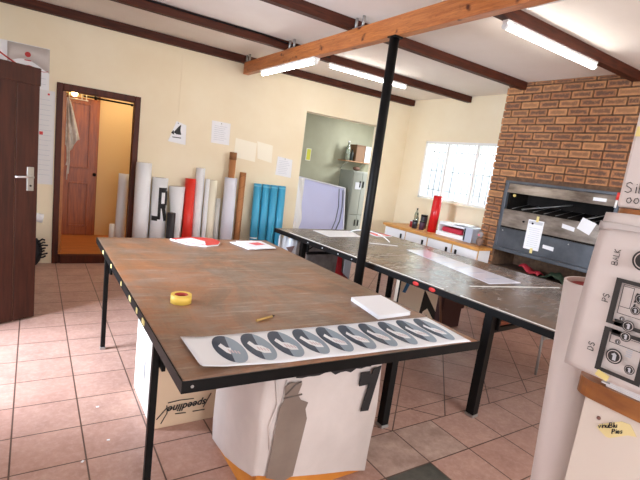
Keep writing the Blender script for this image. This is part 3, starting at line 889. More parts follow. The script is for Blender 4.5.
# things on the far table
TP2 = Z2 + .0005
def f2(*pts): return [(x * KS, y * KS, TP2) for x, y in pts]
o, n = card('paper_sheet', f2((2.95, 4.26), (3.46, 4.31), (3.60, 4.72), (2.96, 4.66)), M_paper, 'large white sheet lying on the back left of the far table', 'paper')
o, n = card('acetate_sheet', f2((3.32, 2.30), (3.745, 2.28), (3.88, 3.60), (3.58, 3.61)), mat('pale_lavender_film', (226, 228, 244), .12), 'pale glossy lavender sheet on the far table near the oven', 'sheet')
for k in range(5):
    card_child('print_line', o, f2((3.42 + .03 * k, 2.4 + .2 * k), (3.64 + .03 * k, 2.41 + .2 * k), (3.645 + .03 * k, 2.45 + .2 * k), (3.425 + .03 * k, 2.44 + .2 * k)), n, mat('pale_blue_print', (206, 212, 234), .2))
T = thing('magazine', (4.0 * KS, 4.5 * KS, TP2), 'red and white magazine at the back right of the far table', 'magazine')
b = MB(); b.quadprism(f2((3.76, 4.36), (4.06, 4.40), (4.02, 4.60), (3.80, 4.62)), (0, 0, .008), mat('pink_red_print', (222, 90, 96), .5), M_paper); b.build('cover', T)
b = MB(); b.quadprism([(x, y, TP2 + .0082) for x, y, _ in f2((3.80, 4.40), (3.98, 4.42), (3.95, 4.55))], (0, 0, .001), M_paper); b.build('print', T)
T = thing('loose_cable', (3.6 * KS, 4.5 * KS, TP2), 'thin white cable arching over the far table behind the pole', 'cable')
b = MB(); b.tube(bezier([(3.35, 4.40, TP2 + .006), (3.42, 4.25, TP2 + .09), (3.48, 3.96, TP2 + .08), (3.46, 3.78, TP2 + .006)]), .006, M_paper); b.build('strand', T)
o, n = card('ruler', f2((3.30, 3.95), (3.32, 3.93), (3.62, 3.80), (3.60, 3.83)), M_paper, 'small white strip lying mid way on the far table', 'ruler')

# ------------------------------------------------------------------ under the tables
# carton with upside-down lettering
T = thing('carton', (.8, 2.5, 0), 'white carton with upside-down black lettering under the near table', 'box')
M_cart = mat('white_carton', (238, 232, 222), .7); M_cartf = mat('beige_carton', (214, 186, 156), .7)
b = MB(); b.box((.575, 2.29, 0), (1.1, 2.80, .50), M_cartf, .004, mats={'-x': M_cart}); bd = b.build('body', T)
b = MB(); b.box((.569, 2.52, .18), (.5735, 2.64, .30), M_pgrey); b.build('label', bd)
text('lettering', 'speedline', bd, M_ink, (.768, 2.286, .112), (-1, 0, -.03), (0, 0, -1), .058, .3)
b = MB()
for st in ([(.60, .06), (.655, .125)], [(.625, .03), (.655, .09), (.65, .135)], [(.655, .15), (.72, .155), (.80, .150)], [(.86, .085), (.90, .165)], [(.70, .075), (.76, .07)], [(.80, .07), (.87, .068)]):
    b.tube([(x, 2.2865, z) for x, z in st], .0028, M_ink, 6)
b.build('flourish', bd)
# big wrapped box
T = thing('wrapped_box', (1.15, 1.8, 0), 'big box wrapped in white plastic with an orange base under the near table', 'box')
M_orange = mat('orange_cardboard', (216, 140, 52), .7, c2=(196, 118, 40), scale=5)
M_wrap = mat('white_plastic_wrap', (214, 202, 196), .45, c2=(200, 188, 182), scale=3, bump=.3, bscale=7)
boxpart('carton', T, (.862, 1.562, 0), (1.482, 2.03, .64), M_orange, .006)
b = MB()
base = [(.838, 2.048), (.832, 1.85), (.836, 1.70), (.842, 1.56), (.858, 1.540), (1.0, 1.536), (1.2, 1.534), (1.38, 1.536), (1.492, 1.542), (1.502, 1.56), (1.502, 1.8), (1.50, 2.048)]
hem = [.04, .07, .11, .165, .175, .13, .085, .05, .015, .02, .03, .04]
nb = len(base); NZ = 16
def wrap(i, j):
    x, y = base[i % nb]; h = hem[i % nb]; t_ = j / NZ
    z = h + (.652 - h) * t_
    bulge = .012 * math.sin(t_ * PI) + .004 * math.sin(i * 2.7 + t_ * 9)
    tap = -.022 * t_ if x > 1.45 else (.0)
    cx, cy = 1.17, 1.79
    dx, dy = x - cx, y - cy; l = math.hypot(dx, dy)
    return Vector((x + dx / l * bulge * .6 + tap * 0, y + dy / l * bulge * .6, z))
G = [[b.bm.verts.new(wrap(i, j)) for j in range(NZ + 1)] for i in range(nb)]
for i in range(nb):
    for j in range(NZ):
        b.face([G[i][j], G[(i + 1) % nb][j], G[(i + 1) % nb][j + 1], G[i][j + 1]], M_wrap, True)
b.face([G[i][NZ] for i in range(nb)], M_wrap)
wr = b.build('plastic_wrap', T)
# fold of plastic down the corner
b = MB()
b.tube([(.885, 1.532, .64), (.905, 1.526, .52), (.875, 1.526, .42), (.895, 1.528, .3)], .0035, M_wrap)
b.tube([(.94, 1.532, .62), (.925, 1.526, .5), (.905, 1.526, .38)], .003, M_wrap)
b.build('fold', wr)
M_patch = mat('grey_brown_tape', (140, 124, 112), .45, c2=(124, 108, 98), scale=4)
b = MB()
pp = [(.89, .17), (.98, .125), (1.03, .14), (1.065, .42), (1.05, .47), (1.06, .5), (1.02, .52), (1.0, .55), (1.015, .60), (.96, .615), (.93, .60), (.935, .54), (.915, .5)]
b.quadprism([(x, 1.5215, z) for x, z in pp], (0, -.002, 0), M_patch)
b.build('tape_patch', wr)
b = MB()
for st in ([(.93, .545), (1.02, .548)], [(.935, .56), (.98, .60), (1.01, .61)]): b.tube([(x, 1.519, z) for x, z in st], .004, mat('dark_tape', (96, 84, 78), .5), 6)
b.build('crease', wr)
b = MB()
pp = [(1.345, .595), (1.385, .60), (1.39, .575), (1.415, .575), (1.42, .605), (1.465, .615), (1.46, .585), (1.43, .39), (1.385, .385), (1.376, .405), (1.415, .53), (1.345, .525)]
pp = [(1.345, .60), (1.40, .60), (1.40, .585), (1.415, .585), (1.42, .61), (1.468, .62), (1.462, .58), (1.428, .385), (1.378, .39), (1.405, .53), (1.345, .53)]
b.quadprism([(x, 1.5225, z) for x, z in pp], (0, -.004, 0), M_ink); b.build('black_tape', wr)
b = MB()
random.seed(3)
top = [(x / 100, .634 - .014 * random.random() - (.008 if 118 < x < 130 else 0)) for x in range(98, 142, 3)]
b.quadprism([(x, 1.5225, z) for x, z in top] + [(1.41, 1.5225, .645), (.98, 1.5225, .645)], (0, -.003, 0), M_ink); b.build('torn_edge', wr)

# under the far table
T = thing('stained_board', (3.0, 4.3, 0), 'grey stained board with red paint under the far table', 'board')
M_stain = mat('stained_grey_board', (128, 118, 112), .7, c2=(92, 84, 80), scale=7)
boxpart('panel', T, (2.70, 4.30, .0), (3.36, 4.33, .66), M_stain, .003)
b = MB(); b.quadprism([(3.13, 4.294, .20), (3.34, 4.294, .16), (3.33, 4.294, .22), (3.22, 4.294, .30), (3.20, 4.294, .50), (3.14, 4.294, .52)], (0, .005, 0), mat('dark_red_paint', (170, 24, 36), .5)); b.build('paint_stain', T)
b = MB(); b.quadprism([(3.25, 4.294, .25), (3.355, 4.294, .2), (3.355, 4.294, .6), (3.25, 4.294, .6)], (0, .005, 0), M_pgrey); b.build('pale_patch', T)
T = thing('torn_poster', (2.5, 4.4, 0), 'torn white sheet with paint smears hanging under the far table corner', 'paper')
b = MB(); b.sheet(lambda u, v: (2.36 + .30 * u, 4.40 + .02 * math.sin(u * 7), .003 + (.70 + .03 * math.sin(u * 25)) * v), 14, 4, M_paper, .003); b.build('sheet', T)
b = MB(); b.quadprism([(2.45, 4.375, .58), (2.52, 4.375, .5), (2.56, 4.375, .6)], (0, .003, 0), mat('dirty_smear', (150, 120, 116), .7)); b.build('smear', T)
T = thing('arrow_carton', (3.3, 3.1, 0), 'cream carton printed with a black arrow under the far table', 'box')
M_cream = mat('cream_carton', (250, 236, 214), .7)
boxpart('body', T, (2.965, 3.0, 0), (3.53, 3.055, .60), M_cream, .004)
b = MB(); b.quadprism([(3.315, 2.996, .47), (3.525, 2.996, .22), (3.525, 2.996, .12), (3.395, 2.996, .27), (3.335, 2.996, .24), (3.305, 2.996, .15), (3.285, 2.996, .20)], (0, .003, 0), M_ink); b.build('arrow_print', T)
b = MB(); b.quadprism([(3.335, 2.996, .14), (3.395, 2.996, .20), (3.455, 2.996, .12), (3.435, 2.996, .08)], (0, .003, 0), M_ink); b.build('arrow_print', T)
b = MB(); b.quadprism([(3.01, 2.996, .46), (3.05, 2.996, .45), (3.11, 2.996, .57), (3.06, 2.996, .58)], (0, .003, 0), mat('blue_tape', (36, 110, 170), .5)); b.build('blue_tape', T)
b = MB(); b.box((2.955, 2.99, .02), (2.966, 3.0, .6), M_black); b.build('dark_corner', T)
for x in (3.49, 3.585):
    pass
T = thing('wooden_stick', (3.56, 2.98, 0), 'thin brown stick leaning against the arrow carton', 'stick')
b = MB(); b.cyl((3.60, 2.94, .0), (3.46, 2.97, .62), .012, mat('brown_stick', (110, 70, 48), .6), n=10); b.build('shaft', T)
T = thing('dark_crate', (3.75, 3.1, 0), 'dark reddish brown crate under the far table beside the arrow carton', 'crate')
M_crate = mat('dark_red_crate', (60, 26, 24), .6)
boxpart('front', T, (3.66, 3.02, .22), (4.0, 3.05, .40), M_crate, .003)
boxpart('body', T, (3.66, 3.052, 0), (4.0, 3.36, .40), M_crate, .003)
T = thing('white_plank', (4.6, 5.0, 0), 'white plank seen beneath the far table near the cupboard', 'plank')
b = MB(); b.quadprism([(3.57, 4.02, .36), (3.59, 4.02, .36), (4.12, 3.98, .26), (4.10, 3.98, .26)], (0, 0, .05), M_paper)
b.build('board', T)
for k, (x, y) in enumerate(((3.60, 4.012), (4.10, 3.975))):
    boxpart('support', T, (x - .012, y - .012, 0), (x + .012, y + .012, .36 if k == 0 else .258), M_black)
T = thing('metal_trestle', (3.74, 1.95, 0), 'thin grey metal frame with an oval loop under the right work table', 'frame')
TX, TY = 3.735, 1.96
b = MB(); b.tube([(TX, TY, 0), (TX - .02, TY, .30), (TX - .02, TY, .52)], .012, M_galv); b.build('leg', T)
b = MB(); b.tube([(TX - .03, TY - .02, .50)] + [(TX - .03 + .04 * math.sin(a) * .7, TY - .02, .43 + .09 * math.cos(a)) for a in [i * 2 * PI / 16 for i in range(17)]], .008, M_galv); b.build('loop', T)
b = MB(); b.tube([(TX - .015, TY, .52), (TX + .35, TY - .1, .52)], .010, M_galv); b.build('crossbar', T)
b = MB(); b.tube([(TX - .01, TY, .34), (TX + .35, TY - .1, .34)], .008, M_galv); b.build('crossbar', T)
b = MB(); b.tube([(TX + .36, TY - .1, 0), (TX + .35, TY - .1, .52)], .012, M_galv); b.build('leg', T)
T = thing('brick_stack', (4.55, 2.9, 0), 'small wooden offcut on the floor far under the tables', 'offcut')
boxpart('block', T, (4.35, 2.85, 0), (4.62, 3.0, .09), mat('red_brown_block', (134, 74, 50), .7), .005)

# ------------------------------------------------------------------ rolls leaning on the back wall
M_rollw = mat('white_roll', (236, 236, 238), .45); M_rollg = mat('lilac_white_roll', (222, 222, 234), .4)
M_cream2 = mat('cream_roll', (240, 232, 210), .5); M_kraft = mat('kraft_tube', (176, 118, 72), .65); M_blue = mat('sky_blue_vinyl', (62, 160, 196), .35)
M_redr = mat('orange_red_vinyl', (226, 46, 30), .35)
M_hole = mat('roll_shadow_core', (150, 140, 130), .8)
def roll(x0, x1, ztop, m, lab, y=5.86, lean=.03, core=None, zb=0, inner=None, group='vinyl rolls against the back wall', sp=0, name='vinyl_roll', top=True):
    """tube whose top spans x0..x1 at its top; leans back on the wall"""
    r = (x1 - x0) / 2; cx = (x0 + x1) / 2
    p0 = Vector((cx + sp, y - lean, zb + .001)); p1 = Vector((cx, y, ztop))
    T = thing(name, p0, lab, 'roll', group)
    b = MB(); b.pipe(p0, p1, r, r * .72, m, M_hole); b.build('sheet', T)
    a = (p1 - p0).normalized()
    b = MB(); b.pipe(p0 + a * .004, p1 - a * .006, r * .70, r * .55, core or M_kraft); b.build('core', T)
    return T, p0, p1, r
T, p0, p1, r = roll(1.055, 1.238, 1.30, M_rollw, 'thick white roll just right of the doorway frame', y=5.84)
# roll with large black letter
T, p0, p1, r = roll(1.255, 1.445, 1.135, M_rollw, 'white roll printed with a big black letter R', y=5.83)
b = MB()
def onroll(dx, z, rr):
    t_ = (z - p0.z) / (p1.z - p0.z); c = p0.lerp(p1, t_)
    dy = -math.sqrt(max(rr * rr - dx * dx, 0))
    return Vector((c.x + dx, c.y + dy, z))
def rollpatch(xa, xb, za, zb, m, mb, p0=p0, p1=p1, rr=r + .003):
    mb.sheet(lambda u, v: onroll(xa + (xb - xa) * u, za + (zb - za) * v, rr), 8, 4, m, .001)
rollpatch(-.03, .005, .62, 1.02, M_ink, b); rollpatch(.005, .07, .96, 1.02, M_ink, b); rollpatch(.005, .07, .76, .82, M_ink, b); rollpatch(.05, .085, .80, .98, M_ink, b)
b.sheet(lambda u, v: onroll(.01 + .05 * u + .04 * (1 - v), .60 + .18 * v, r + .003), 6, 6, M_ink, .001)
rollpatch(-.09, -.03, .60, .66, M_ink, b)
b.build('letter_print', T)
T = thing('vinyl_cone', (1.57, 5.83, 0), 'white vinyl rolled loosely into a point, left of the red roll', 'roll', 'vinyl rolls against the back wall')
b = MB(); b.cyl((1.60, 5.80, .02), (1.565, 5.84, 1.045), .03, M_rollw, r1=.102, n=24, mcap=M_hole); b.build('sheet', T)
T = thing('dark_roll', (1.46, 5.74, 0), 'short black roll standing between the lettered roll and the white cone', 'roll', 'vinyl rolls against the back wall')
b = MB(); b.pipe((1.475, 5.66, 0.001), (1.48, 5.68, .72), .05, .035, mat('black_vinyl', (36, 34, 40), .4)); b.build('sheet', T)
b = MB(); b.pipe((1.475, 5.66, 0.003), (1.48, 5.68, .715), .034, .028, M_kraft); b.build('core', T)
roll(1.668, 1.80, 1.16, M_redr, 'orange-red vinyl roll standing among the white rolls', y=5.85, lean=.05)
roll(1.80, 1.915, 1.31, M_rollw, 'tallest white roll, right beside the orange-red roll', y=5.85)
roll(1.918, 1.975, 1.18, M_rollw, 'thin white roll right of the tallest white roll', y=5.80)
roll(1.98, 2.095, 1.165, M_cream2, 'cream roll with brown rim, left of the short grey roll', y=5.85, core=M_ink)
roll(2.10, 2.17, .925, mat('grey_white_roll', (206, 204, 200), .5), 'short pale grey roll beside the cream roll', y=5.86)
roll(2.19, 2.36, 1.225, M_rollg, 'lilac white roll with a cardboard tube sticking out of it', y=5.82)
T = thing('cardboard_tube', (2.28, 5.90, 0), 'brown cardboard tube standing up out of the lilac white roll', 'tube', 'cardboard tubes against the back wall')
b = MB(); b.pipe((2.277, 5.797, .01), (2.275, 5.822, 1.54), .045, .038, M_kraft); b.build('tube', T)
b = MB(); b.pipe((2.275, 5.821, 1.47), (2.275, 5.823, 1.57), .049, .0455, mat('dark_kraft', (140, 92, 52), .7)); b.build('collar', T)
T = thing('cardboard_tube', (2.46, 5.86, 0), 'brown spiral-wound cardboard tube left of the blue rolls', 'tube', 'cardboard tubes against the back wall')
b = MB(); b.pipe((2.44, 5.82, .001), (2.46, 5.86, 1.315), .045, .037, M_kraft); tb = b.build('tube', T)
b = MB()
b.tube([(2.44 + .02 * i / 90 * 1 + .0455 * math.cos(i * .55), 5.82 + .04 * i / 90 + .0455 * math.sin(i * .55), .02 + 1.28 * i / 90) for i in range(91)], .0025, mat('dark_kraft', (140, 92, 52), .7), 5)
b.build('spiral_seam', tb)
words_ = ['leftmost of the four sky blue vinyl rolls', 'second from left of the four sky blue vinyl rolls', 'third from left of the four sky blue vinyl rolls', 'rightmost of the four sky blue vinyl rolls']
bx = [(2.64, 2.753), (2.767, 2.882), (2.894, 3.011), (3.024, 3.143)]
M_tie = mat('white_tie', (240, 240, 240), .5)
for k in range(4):
    T, q0, q1, rr = roll(bx[k][0], bx[k][1], 1.18, M_blue, words_[k], y=5.85, lean=.06, group='sky blue vinyl rolls', sp=0, core=M_paper)
    a = (q1 - q0).normalized()
    for f in ((.34, .97) if k == 0 else (.97,)):
        c = q0.lerp(q1, f); b = MB(); b.pipe(c - a * .008, c + a * .008, rr + .001, rr - .002, M_tie if f < .9 else mat('pale_blue_rim', (120, 196, 222), .4)); b.build('tie', T)
# rolls in the hallway beside the frame
T = thing('paper_roll', (.98, 6.3, .11), 'flat white paper strip standing inside the doorway at the right', 'roll', 'papers inside the doorway')
b = MB(); b.sheet(lambda u, v: (.935 + .13 * u - .02 * (1 - v), 6.3 - .05 * math.sin(u * PI), .112 + 1.0 * v), 10, 8, M_rollw, .003); b.build('sheet', T)
T = thing('paper_roll', (.90, 6.35, .11), 'short white paper roll low inside the doorway', 'roll', 'papers inside the doorway')
b = MB(); b.pipe((.905, 6.38, .112), (.915, 6.40, .42), .045, .03, M_rollw); b.build('sheet', T)

# ------------------------------------------------------------------ papers on the walls
def pinned(pts_xz, lab, lines=0, pin=True, m=M_paper, y=YB - .001, name='wall_notice', art=None):
    pts = [(x, y, z) for x, z in pts_xz]
    T = thing(name, pts[0], lab, 'paper')
    c = Vector((sum(p[0] for p in pts) / 4, y, 0))
    b = MB(); b.quadprism(pts, (0, -.003, 0), m); pg = b.build('page', T)
    x0, x1 = min(p[0] for p in pts), max(p[0] for p in pts); z0, z1 = min(p[2] for p in pts), max(p[2] for p in pts)
    if lines:
        b = MB()
        for k in range(lines):
            z = z1 - (z1 - z0) * (.2 + .7 * k / lines)
            b.box((x0 + (x1 - x0) * .15, y - .0042, z - .004), (x1 - (x1 - x0) * (.15 + .2 * random.random()), y - .003, z), M_pgrey)
        b.build('print_lines', pg)
    if pin:
        b = MB(); b.sphere(((x0 + x1) / 2, y - .006, z1 - .025), .008, M_galv, n=8); b.build('pin', T)
    return T, pg
T, pg = pinned([(1.44, 1.60), (1.665, 1.58), (1.655, 1.83), (1.53, 1.865)], 'white sheet with a black figure pinned to the back wall above the rolls', 0)
b = MB(); b.quadprism([(1.50, YB - .006, 1.72), (1.56, YB - .006, 1.80), (1.59, YB - .006, 1.83), (1.585, YB - .006, 1.76), (1.60, YB - .006, 1.70), (1.54, YB - .006, 1.70)], (0, .001, 0), M_ink)
b.quadprism([(1.47, YB - .006, 1.71), (1.50, YB - .006, 1.75), (1.51, YB - .006, 1.69)], (0, .001, 0), M_ink)
b.box((1.49, YB - .006, 1.655), (1.60, YB - .005, 1.665), M_ink); b.build('figure_print', pg)
pinned([(2.0, 1.66), (2.255, 1.655), (2.25, 1.945), (1.99, 1.95)], 'white typed sheet clipped to the middle of the back wall', 8)
M_faint = mat('faint_cream_paper', (250, 242, 222), .7)
pinned([(2.34, 1.51), (2.665, 1.475), (2.665, 1.74), (2.345, 1.77)], 'blank cream sheet on the back wall right of the typed sheet', 0, False, M_faint)
pinned([(2.70, 1.53), (2.93, 1.49), (2.92, 1.74), (2.67, 1.77)], 'second blank cream sheet on the back wall, further right', 0, False, M_faint)
pinned([(3.01, 1.33), (3.275, 1.305), (3.27, 1.575), (3.02, 1.60)], 'small typed sheet on the back wall above the blue rolls', 8)
# poster with printed header left of the doorway
T = thing('wall_poster', (-.32, YB, 1.2), 'wide printed poster with red arc header behind the open door', 'poster')
yq = YB - .001
b = MB(); b.box((-.62, yq - .003, 1.15), (.13, yq, 2.40), M_paper); pg = b.build('page', T)
M_pred = mat('maroon_print', (180, 40, 40), .6); M_bandg = mat('warm_grey_print', (206, 196, 190), .6)
b = MB(); b.sheet(lambda u, v: (-.25 + .38 * u, yq - .0045, 2.19 + .06 * math.sin(u * 4) + (2.395 - 2.19 - .06 * math.sin(u * 4)) * v), 12, 2, M_bandg, .001); b.build('header_band', pg)
b = MB(); b.tube([(-.62 + .46 * i / 12, yq - .006, 2.25 + .11 * math.sin(1.2 + i * .22)) for i in range(13)], .008, M_pred, 6)
b.tube([(-.12 + .24 * i / 12, yq - .006, 2.17 + .02 * math.sin(i * .5)) for i in range(13)], .003, M_pred, 6); b.build('arc_print', pg)
b = MB(); b.cyl((-.07, yq - .0045, 2.30), (-.07, yq - .006, 2.30), .027, M_pred, n=20); b.box((-.10, yq - .006, 2.235), (-.04, yq - .0045, 2.245), M_pred); b.build('round_emblem', pg)
b = MB()
for k in range(12): b.box((-.5, yq - .005, 2.08 - k * .06), (.10, yq - .003, 2.084 - k * .06), M_pgrey)
b.build('print_lines', pg)
T = thing('wall_chart', (.12, YB, .9), 'narrow printed chart between the open door and the doorway', 'chart')
b = MB(); b.box((.03, yq - .0075, .93), (.19, yq - .0045, 1.965), mat('chart_paper', (228, 226, 224), .6)); pg = b.build('page', T)
b = MB()
for k in range(16): b.box((.05, yq - .0088, 1.86 - k * .055), (.17 - .03 * random.random(), yq - .0075, 1.864 - k * .055), M_pgrey)
b.build('print_lines', pg)
b = MB(); b.box((.05, yq - .0088, 1.48), (.085, yq - .0075, 1.515), M_red); b.box((.12, yq - .0088, 1.915), (.14, yq - .0075, 1.935), M_red); b.build('red_emblem', pg)
T = thing('paper_tube', (.05, 5.93, .54), 'small white paper tube on the wall behind the dark door edge', 'roll')
b = MB(); b.pipe((-.05, 5.919, .57), (.11, 5.919, .54), .05, .036, M_paper, M_hole); b.build('tube', T)
T = thing('black_bag', (.04, 5.85, 0), 'black bag standing on the floor behind the dark door edge', 'bag')
M_bag = mat('black_cloth', (30, 30, 36), .8)
b = MB(); b.sphere((.02, 5.84, .17), .12, M_bag, (.75, .8, 1.4)); b.build('body', T)
b = MB()
for k in range(7): b.tube([(.05, 5.80, .10 + .03 * k), (.115 + .012 * math.sin(k * 3), 5.77, .12 + .035 * k), (.14 + .02 * math.sin(k * 2), 5.76, .14 + .03 * k)], .010, M_bag, 6)
b.build('strap', T)
# floor litter
for k, (x, y) in enumerate(((.345, 2.62), (.23, 2.15), (.29, 1.95), (.36, 2.28))):
    b = MB(); b.obox((x, y, .0015), (.015, .010, .002), M_paper, Matrix.Rotation(k, 3, 'Z'))
    tag(b.build('paper_scrap', loc=(x, y, 0)), ['tiny white paper scrap on the tiles, farthest from the camera', 'tiny white paper scrap on the tiles, leftmost of four', 'tiny white paper scrap on a tile joint, nearest the camera', 'tiny white paper scrap on the tiles beside the near table leg'][k], 'paper scrap', 'paper scraps on the floor')

# ------------------------------------------------------------------ hallway fittings
T = thing('light_bulb', (.42, 6.6, 2.05), 'bare lit bulb in the hallway', 'bulb')
b = MB(); b.sphere((.42, 6.6, 2.03), .035, mat('lit_bulb', (255, 236, 190), .4, emit=30, ecol=(255, 214, 140)), n=12); b.build('glass', T)
b = MB(); b.cyl((.42, 6.6, 2.062), (.42, 6.6, 2.12), .02, M_white, n=12); b.cyl((.42, 6.6, 2.12), (.42, 6.6, 2.499), .004, M_white, n=8); b.build('holder', T)
T = thing('bulb_cage', (.44, 6.55, 1.98), 'pale wire rack beside the hallway bulb', 'rack')
for k, x in enumerate((.36, .50, .55)):
    b = MB(); b.tube([(x, 6.56, 1.965), (x, 6.56, 2.09)], .006, M_cream2, 6); b.build('upright', T)
b = MB(); b.tube([(.34, 6.56, 2.09), (.57, 6.56, 2.09)], .006, M_cream2, 6); b.build('rail', T)
b = MB(); b.tube([(.34, 6.56, 1.965), (.57, 6.56, 1.965)], .006, M_cream2, 6); b.build('rail', T)
T = thing('curtain_rod', (.6, 6.6, 2.0), 'dark rod across the hallway above the pine door', 'rod')
b = MB(); b.cyl((.52, 6.62, 2.02), (2.2, 6.62, 2.0), .012, M_black, n=10); b.build('bar', T)
b = MB(); b.sphere((.66, 6.62, 2.018), .025, M_black, n=10); b.sphere((1.10, 6.62, 2.012), .02, M_black, n=10); b.build('bracket', T)
T = thing('hanging_cloth', (.34, 6.2, 1.9), 'pale cloth with cords hanging from a hook in the doorway', 'cloth')
M_cloth = mat('pale_grey_cloth', (226, 218, 204), .8, c2=(180, 168, 152), scale=9)
b = MB(); b.sheet(lambda u, v: (.318 + .03 * v * 0 + (.02 + .13 * v ** .8) * u + .0, 6.24 + .02 * math.sin(u * 14), 1.95 - (.55 + .07 * math.sin(u * 5)) * v), 24, 14, M_cloth, .004); b.build('drape', T)
b = MB()
for x, z in ((.345, .98), (.36, 1.05), (.335, 1.15)): b.tube([(x, 6.235, 1.45), (x + .008, 6.235, 1.2), (x, 6.235, z)], .006, M_cloth, 6)
b.build('cord', T)
b = MB(); b.tube([(.30, 6.19, 1.97), (.325, 6.22, 1.99), (.33, 6.24, 1.955)], .005, M_black, 6); b.build('hook', T)

# ------------------------------------------------------------------ recess contents
M_lav = mat('lavender_panel', (196, 198, 232), .3); M_lav2 = mat('pale_grey_frame', (214, 214, 222), .4)
T = thing('screen_panel', (4.1, 6.7, 0), 'large lavender panel leaning at the back of the alcove', 'panel')
b = MB(); b.quadprism([(3.80, 6.75, .0), (4.86, 6.55, .0), (4.93, 6.85, 1.19), (3.95, 7.12, 1.31)], (0, .02, 0), M_lav); b.build('sheet', T)
b = MB(); b.tube([(3.95, 7.105, 1.31), (4.93, 6.835, 1.19)], .014, M_lav2); b.tube([(4.93, 6.835, 1.19), (4.86, 6.535, .01)], .014, M_lav2); b.build('rim', T)
b = MB(); b.tube([(4.87, 6.80, 1.15), (4.83, 6.70, .85), (4.76, 6.62, .6), (4.62, 6.57, .32)], .012, mat('slate_edge', (96, 100, 116), .5))
b.tube([(4.80, 6.83, 1.17), (4.77, 6.73, .85), (4.68, 6.64, .6), (4.55, 6.59, .32)], .010, mat('slate_edge', (96, 100, 116), .5)); b.build('edge_line', T)
T = thing('plastic_sheet', (3.75, 6.5, 0), 'crumpled white plastic sheet standing at the left side of the alcove', 'sheet')
b = MB(); b.sheet(lambda u, v: (3.66 + .14 * u + .012 * math.sin(v * 17), 6.42 + .03 * math.sin(v * 11 + u * 5), 1.30 * v + .003), 8, 30, M_paper, .004); b.build('sheet', T)
T = thing('wall_sticker', (3.86, 7.19, 1.8), 'small yellow green picture high on the alcove wall', 'picture')
b = MB(); b.box((4.22, 7.185, 1.62), (4.30, 7.199, 1.82), mat('yellow_green_print', (206, 206, 70), .6)); b.build('print', T)
b = MB(); b.box((4.21, 7.19, 1.61), (4.31, 7.1995, 1.83), M_paper); b.build('border', T)
LK = thing('locker', (5.2, 6.95, 0), 'grey steel locker standing in the alcove behind the pole', 'locker')
M_lock = mat('grey_green_locker', (134, 137, 127), .45)
boxpart('body', LK, (5.02, 6.76, 0), (5.55, 7.19, 1.535), M_lock, .006)
for i, (xa, xb) in enumerate(((5.03, 5.235), (5.241, 5.538))):
    for za, zb in ((.06, .70), (.72, 1.515)):
        dr = boxpart('door', LK, (xa, 6.745, za), (xb, 6.759, zb), M_lock, .003)
        hx_ = xb - .035 if i == 0 else xa + .035
        boxpart('handle', dr, (hx_ - .012, 6.735, (za + zb) / 2 + .12), (hx_ + .012, 6.744, (za + zb) / 2 + .24), M_black)
        if za > .5 and i == 0:
            b = MB(); b.box((xa + .06, 6.741, 1.2), (xa + .2, 6.7445, 1.33), M_pgrey); b.build('label', dr)
SH = thing('wall_shelf', (5.2, 7.1, 1.70), 'small wooden shelf on brackets above the locker', 'shelf')
M_shelf = mat('brown_shelf', (150, 112, 76), .6)
boxpart('board', SH, (4.93, 6.93, 1.695), (5.65, 7.197, 1.715), M_shelf, .003)
for x in (5.0, 5.4):
    b = MB(); b.tube([(x, 6.96, 1.69), (x + .02, 7.12, 1.62), (x + .02, 7.19, 1.555)], .012, mat('pale_bracket', (176, 176, 160), .5)); b.build('bracket', SH)
bottle('spirit_bottle', 5.03, 7.04, 1.716, .36, .045, M_bot, 'tall pale bottle at the left end of the alcove shelf', M_paper, 'bottles on the shelf')
bottle('spirit_bottle', 5.115, 7.02, 1.716, .22, .035, mat('dark_bottle', (40, 44, 40), .2), 'short dark bottle on the alcove shelf', M_black, 'bottles on the shelf')
T = thing('cardboard_box', (5.27, 7.06, 1.716), 'brown cardboard box on the alcove shelf', 'box')
boxpart('body', T, (5.165, 6.95, 1.716), (5.37, 7.16, 2.0), mat('brown_card', (120, 88, 60), .7), .004)
boxpart('lid', T, (5.158, 6.944, 2.0), (5.377, 7.166, 2.03), mat('brown_card_lid', (104, 74, 48), .7), .004)
T = thing('white_box', (5.48, 7.06, 1.716), 'white box at the right end of the alcove shelf', 'box')
boxpart('body', T, (5.385, 6.95, 1.716), (5.60, 7.16, 2.02), M_paper, .004)
T = thing('tool_pouch', (5.3, 7.0, 1.535), 'dark brown pouch lying on top of the locker', 'pouch')
b = MB(); b.sphere((5.22, 6.95, 1.578), .04, mat('brown_leather', (96, 66, 50), .7), (2, 1.4, 1)); b.build('body', T)

# ------------------------------------------------------------------ right foreground
CB = thing('shelf_unit', (1.5, .1, 0), 'white shelf unit with rounded wooden shelves at the right edge', 'shelf unit')
M_cab = mat('off_white_laminate', (224, 212, 200), .45); M_cabw = mat('varnished_shelf_wood', (170, 108, 50), .35, c2=(128, 72, 28), scale=5, stretch=(3, 1, 3))
boxpart('cabinet', CB, (1.2, -.6, 0), (1.75, .495, 1.062), M_cab, .004)
def slab(name, z0, z1, x0=1.19, x1=1.8, y0=-.62, y1=.53, r=.05):
    b = MB(); pts = [(x1, y0, z0), (x1, y1, z0)]
    for i in range(7):
        a = PI / 2 + PI / 2 * i / 6; pts.append((x0 + r + r * math.cos(a), y1 - r + r * math.sin(a), z0))
    pts.append((x0, y0, z0))
    b.quadprism(pts[::-1], (0, 0, z1 - z0), M_cabw); return b.build(name, CB)
slab('lower_shelf', 1.063, 1.108); slab('upper_shelf', 1.518, 1.545, y1=.535)
for y in (-.55, .35): boxpart('upright', CB, (1.45, y, 1.109), (1.5, y + .05, 1.517), M_cab)
b = MB(); b.sphere((1.198, .452, 1.024), .005, mat('brown_screw', (110, 70, 60), .5), n=8); b.build('screw', CB)
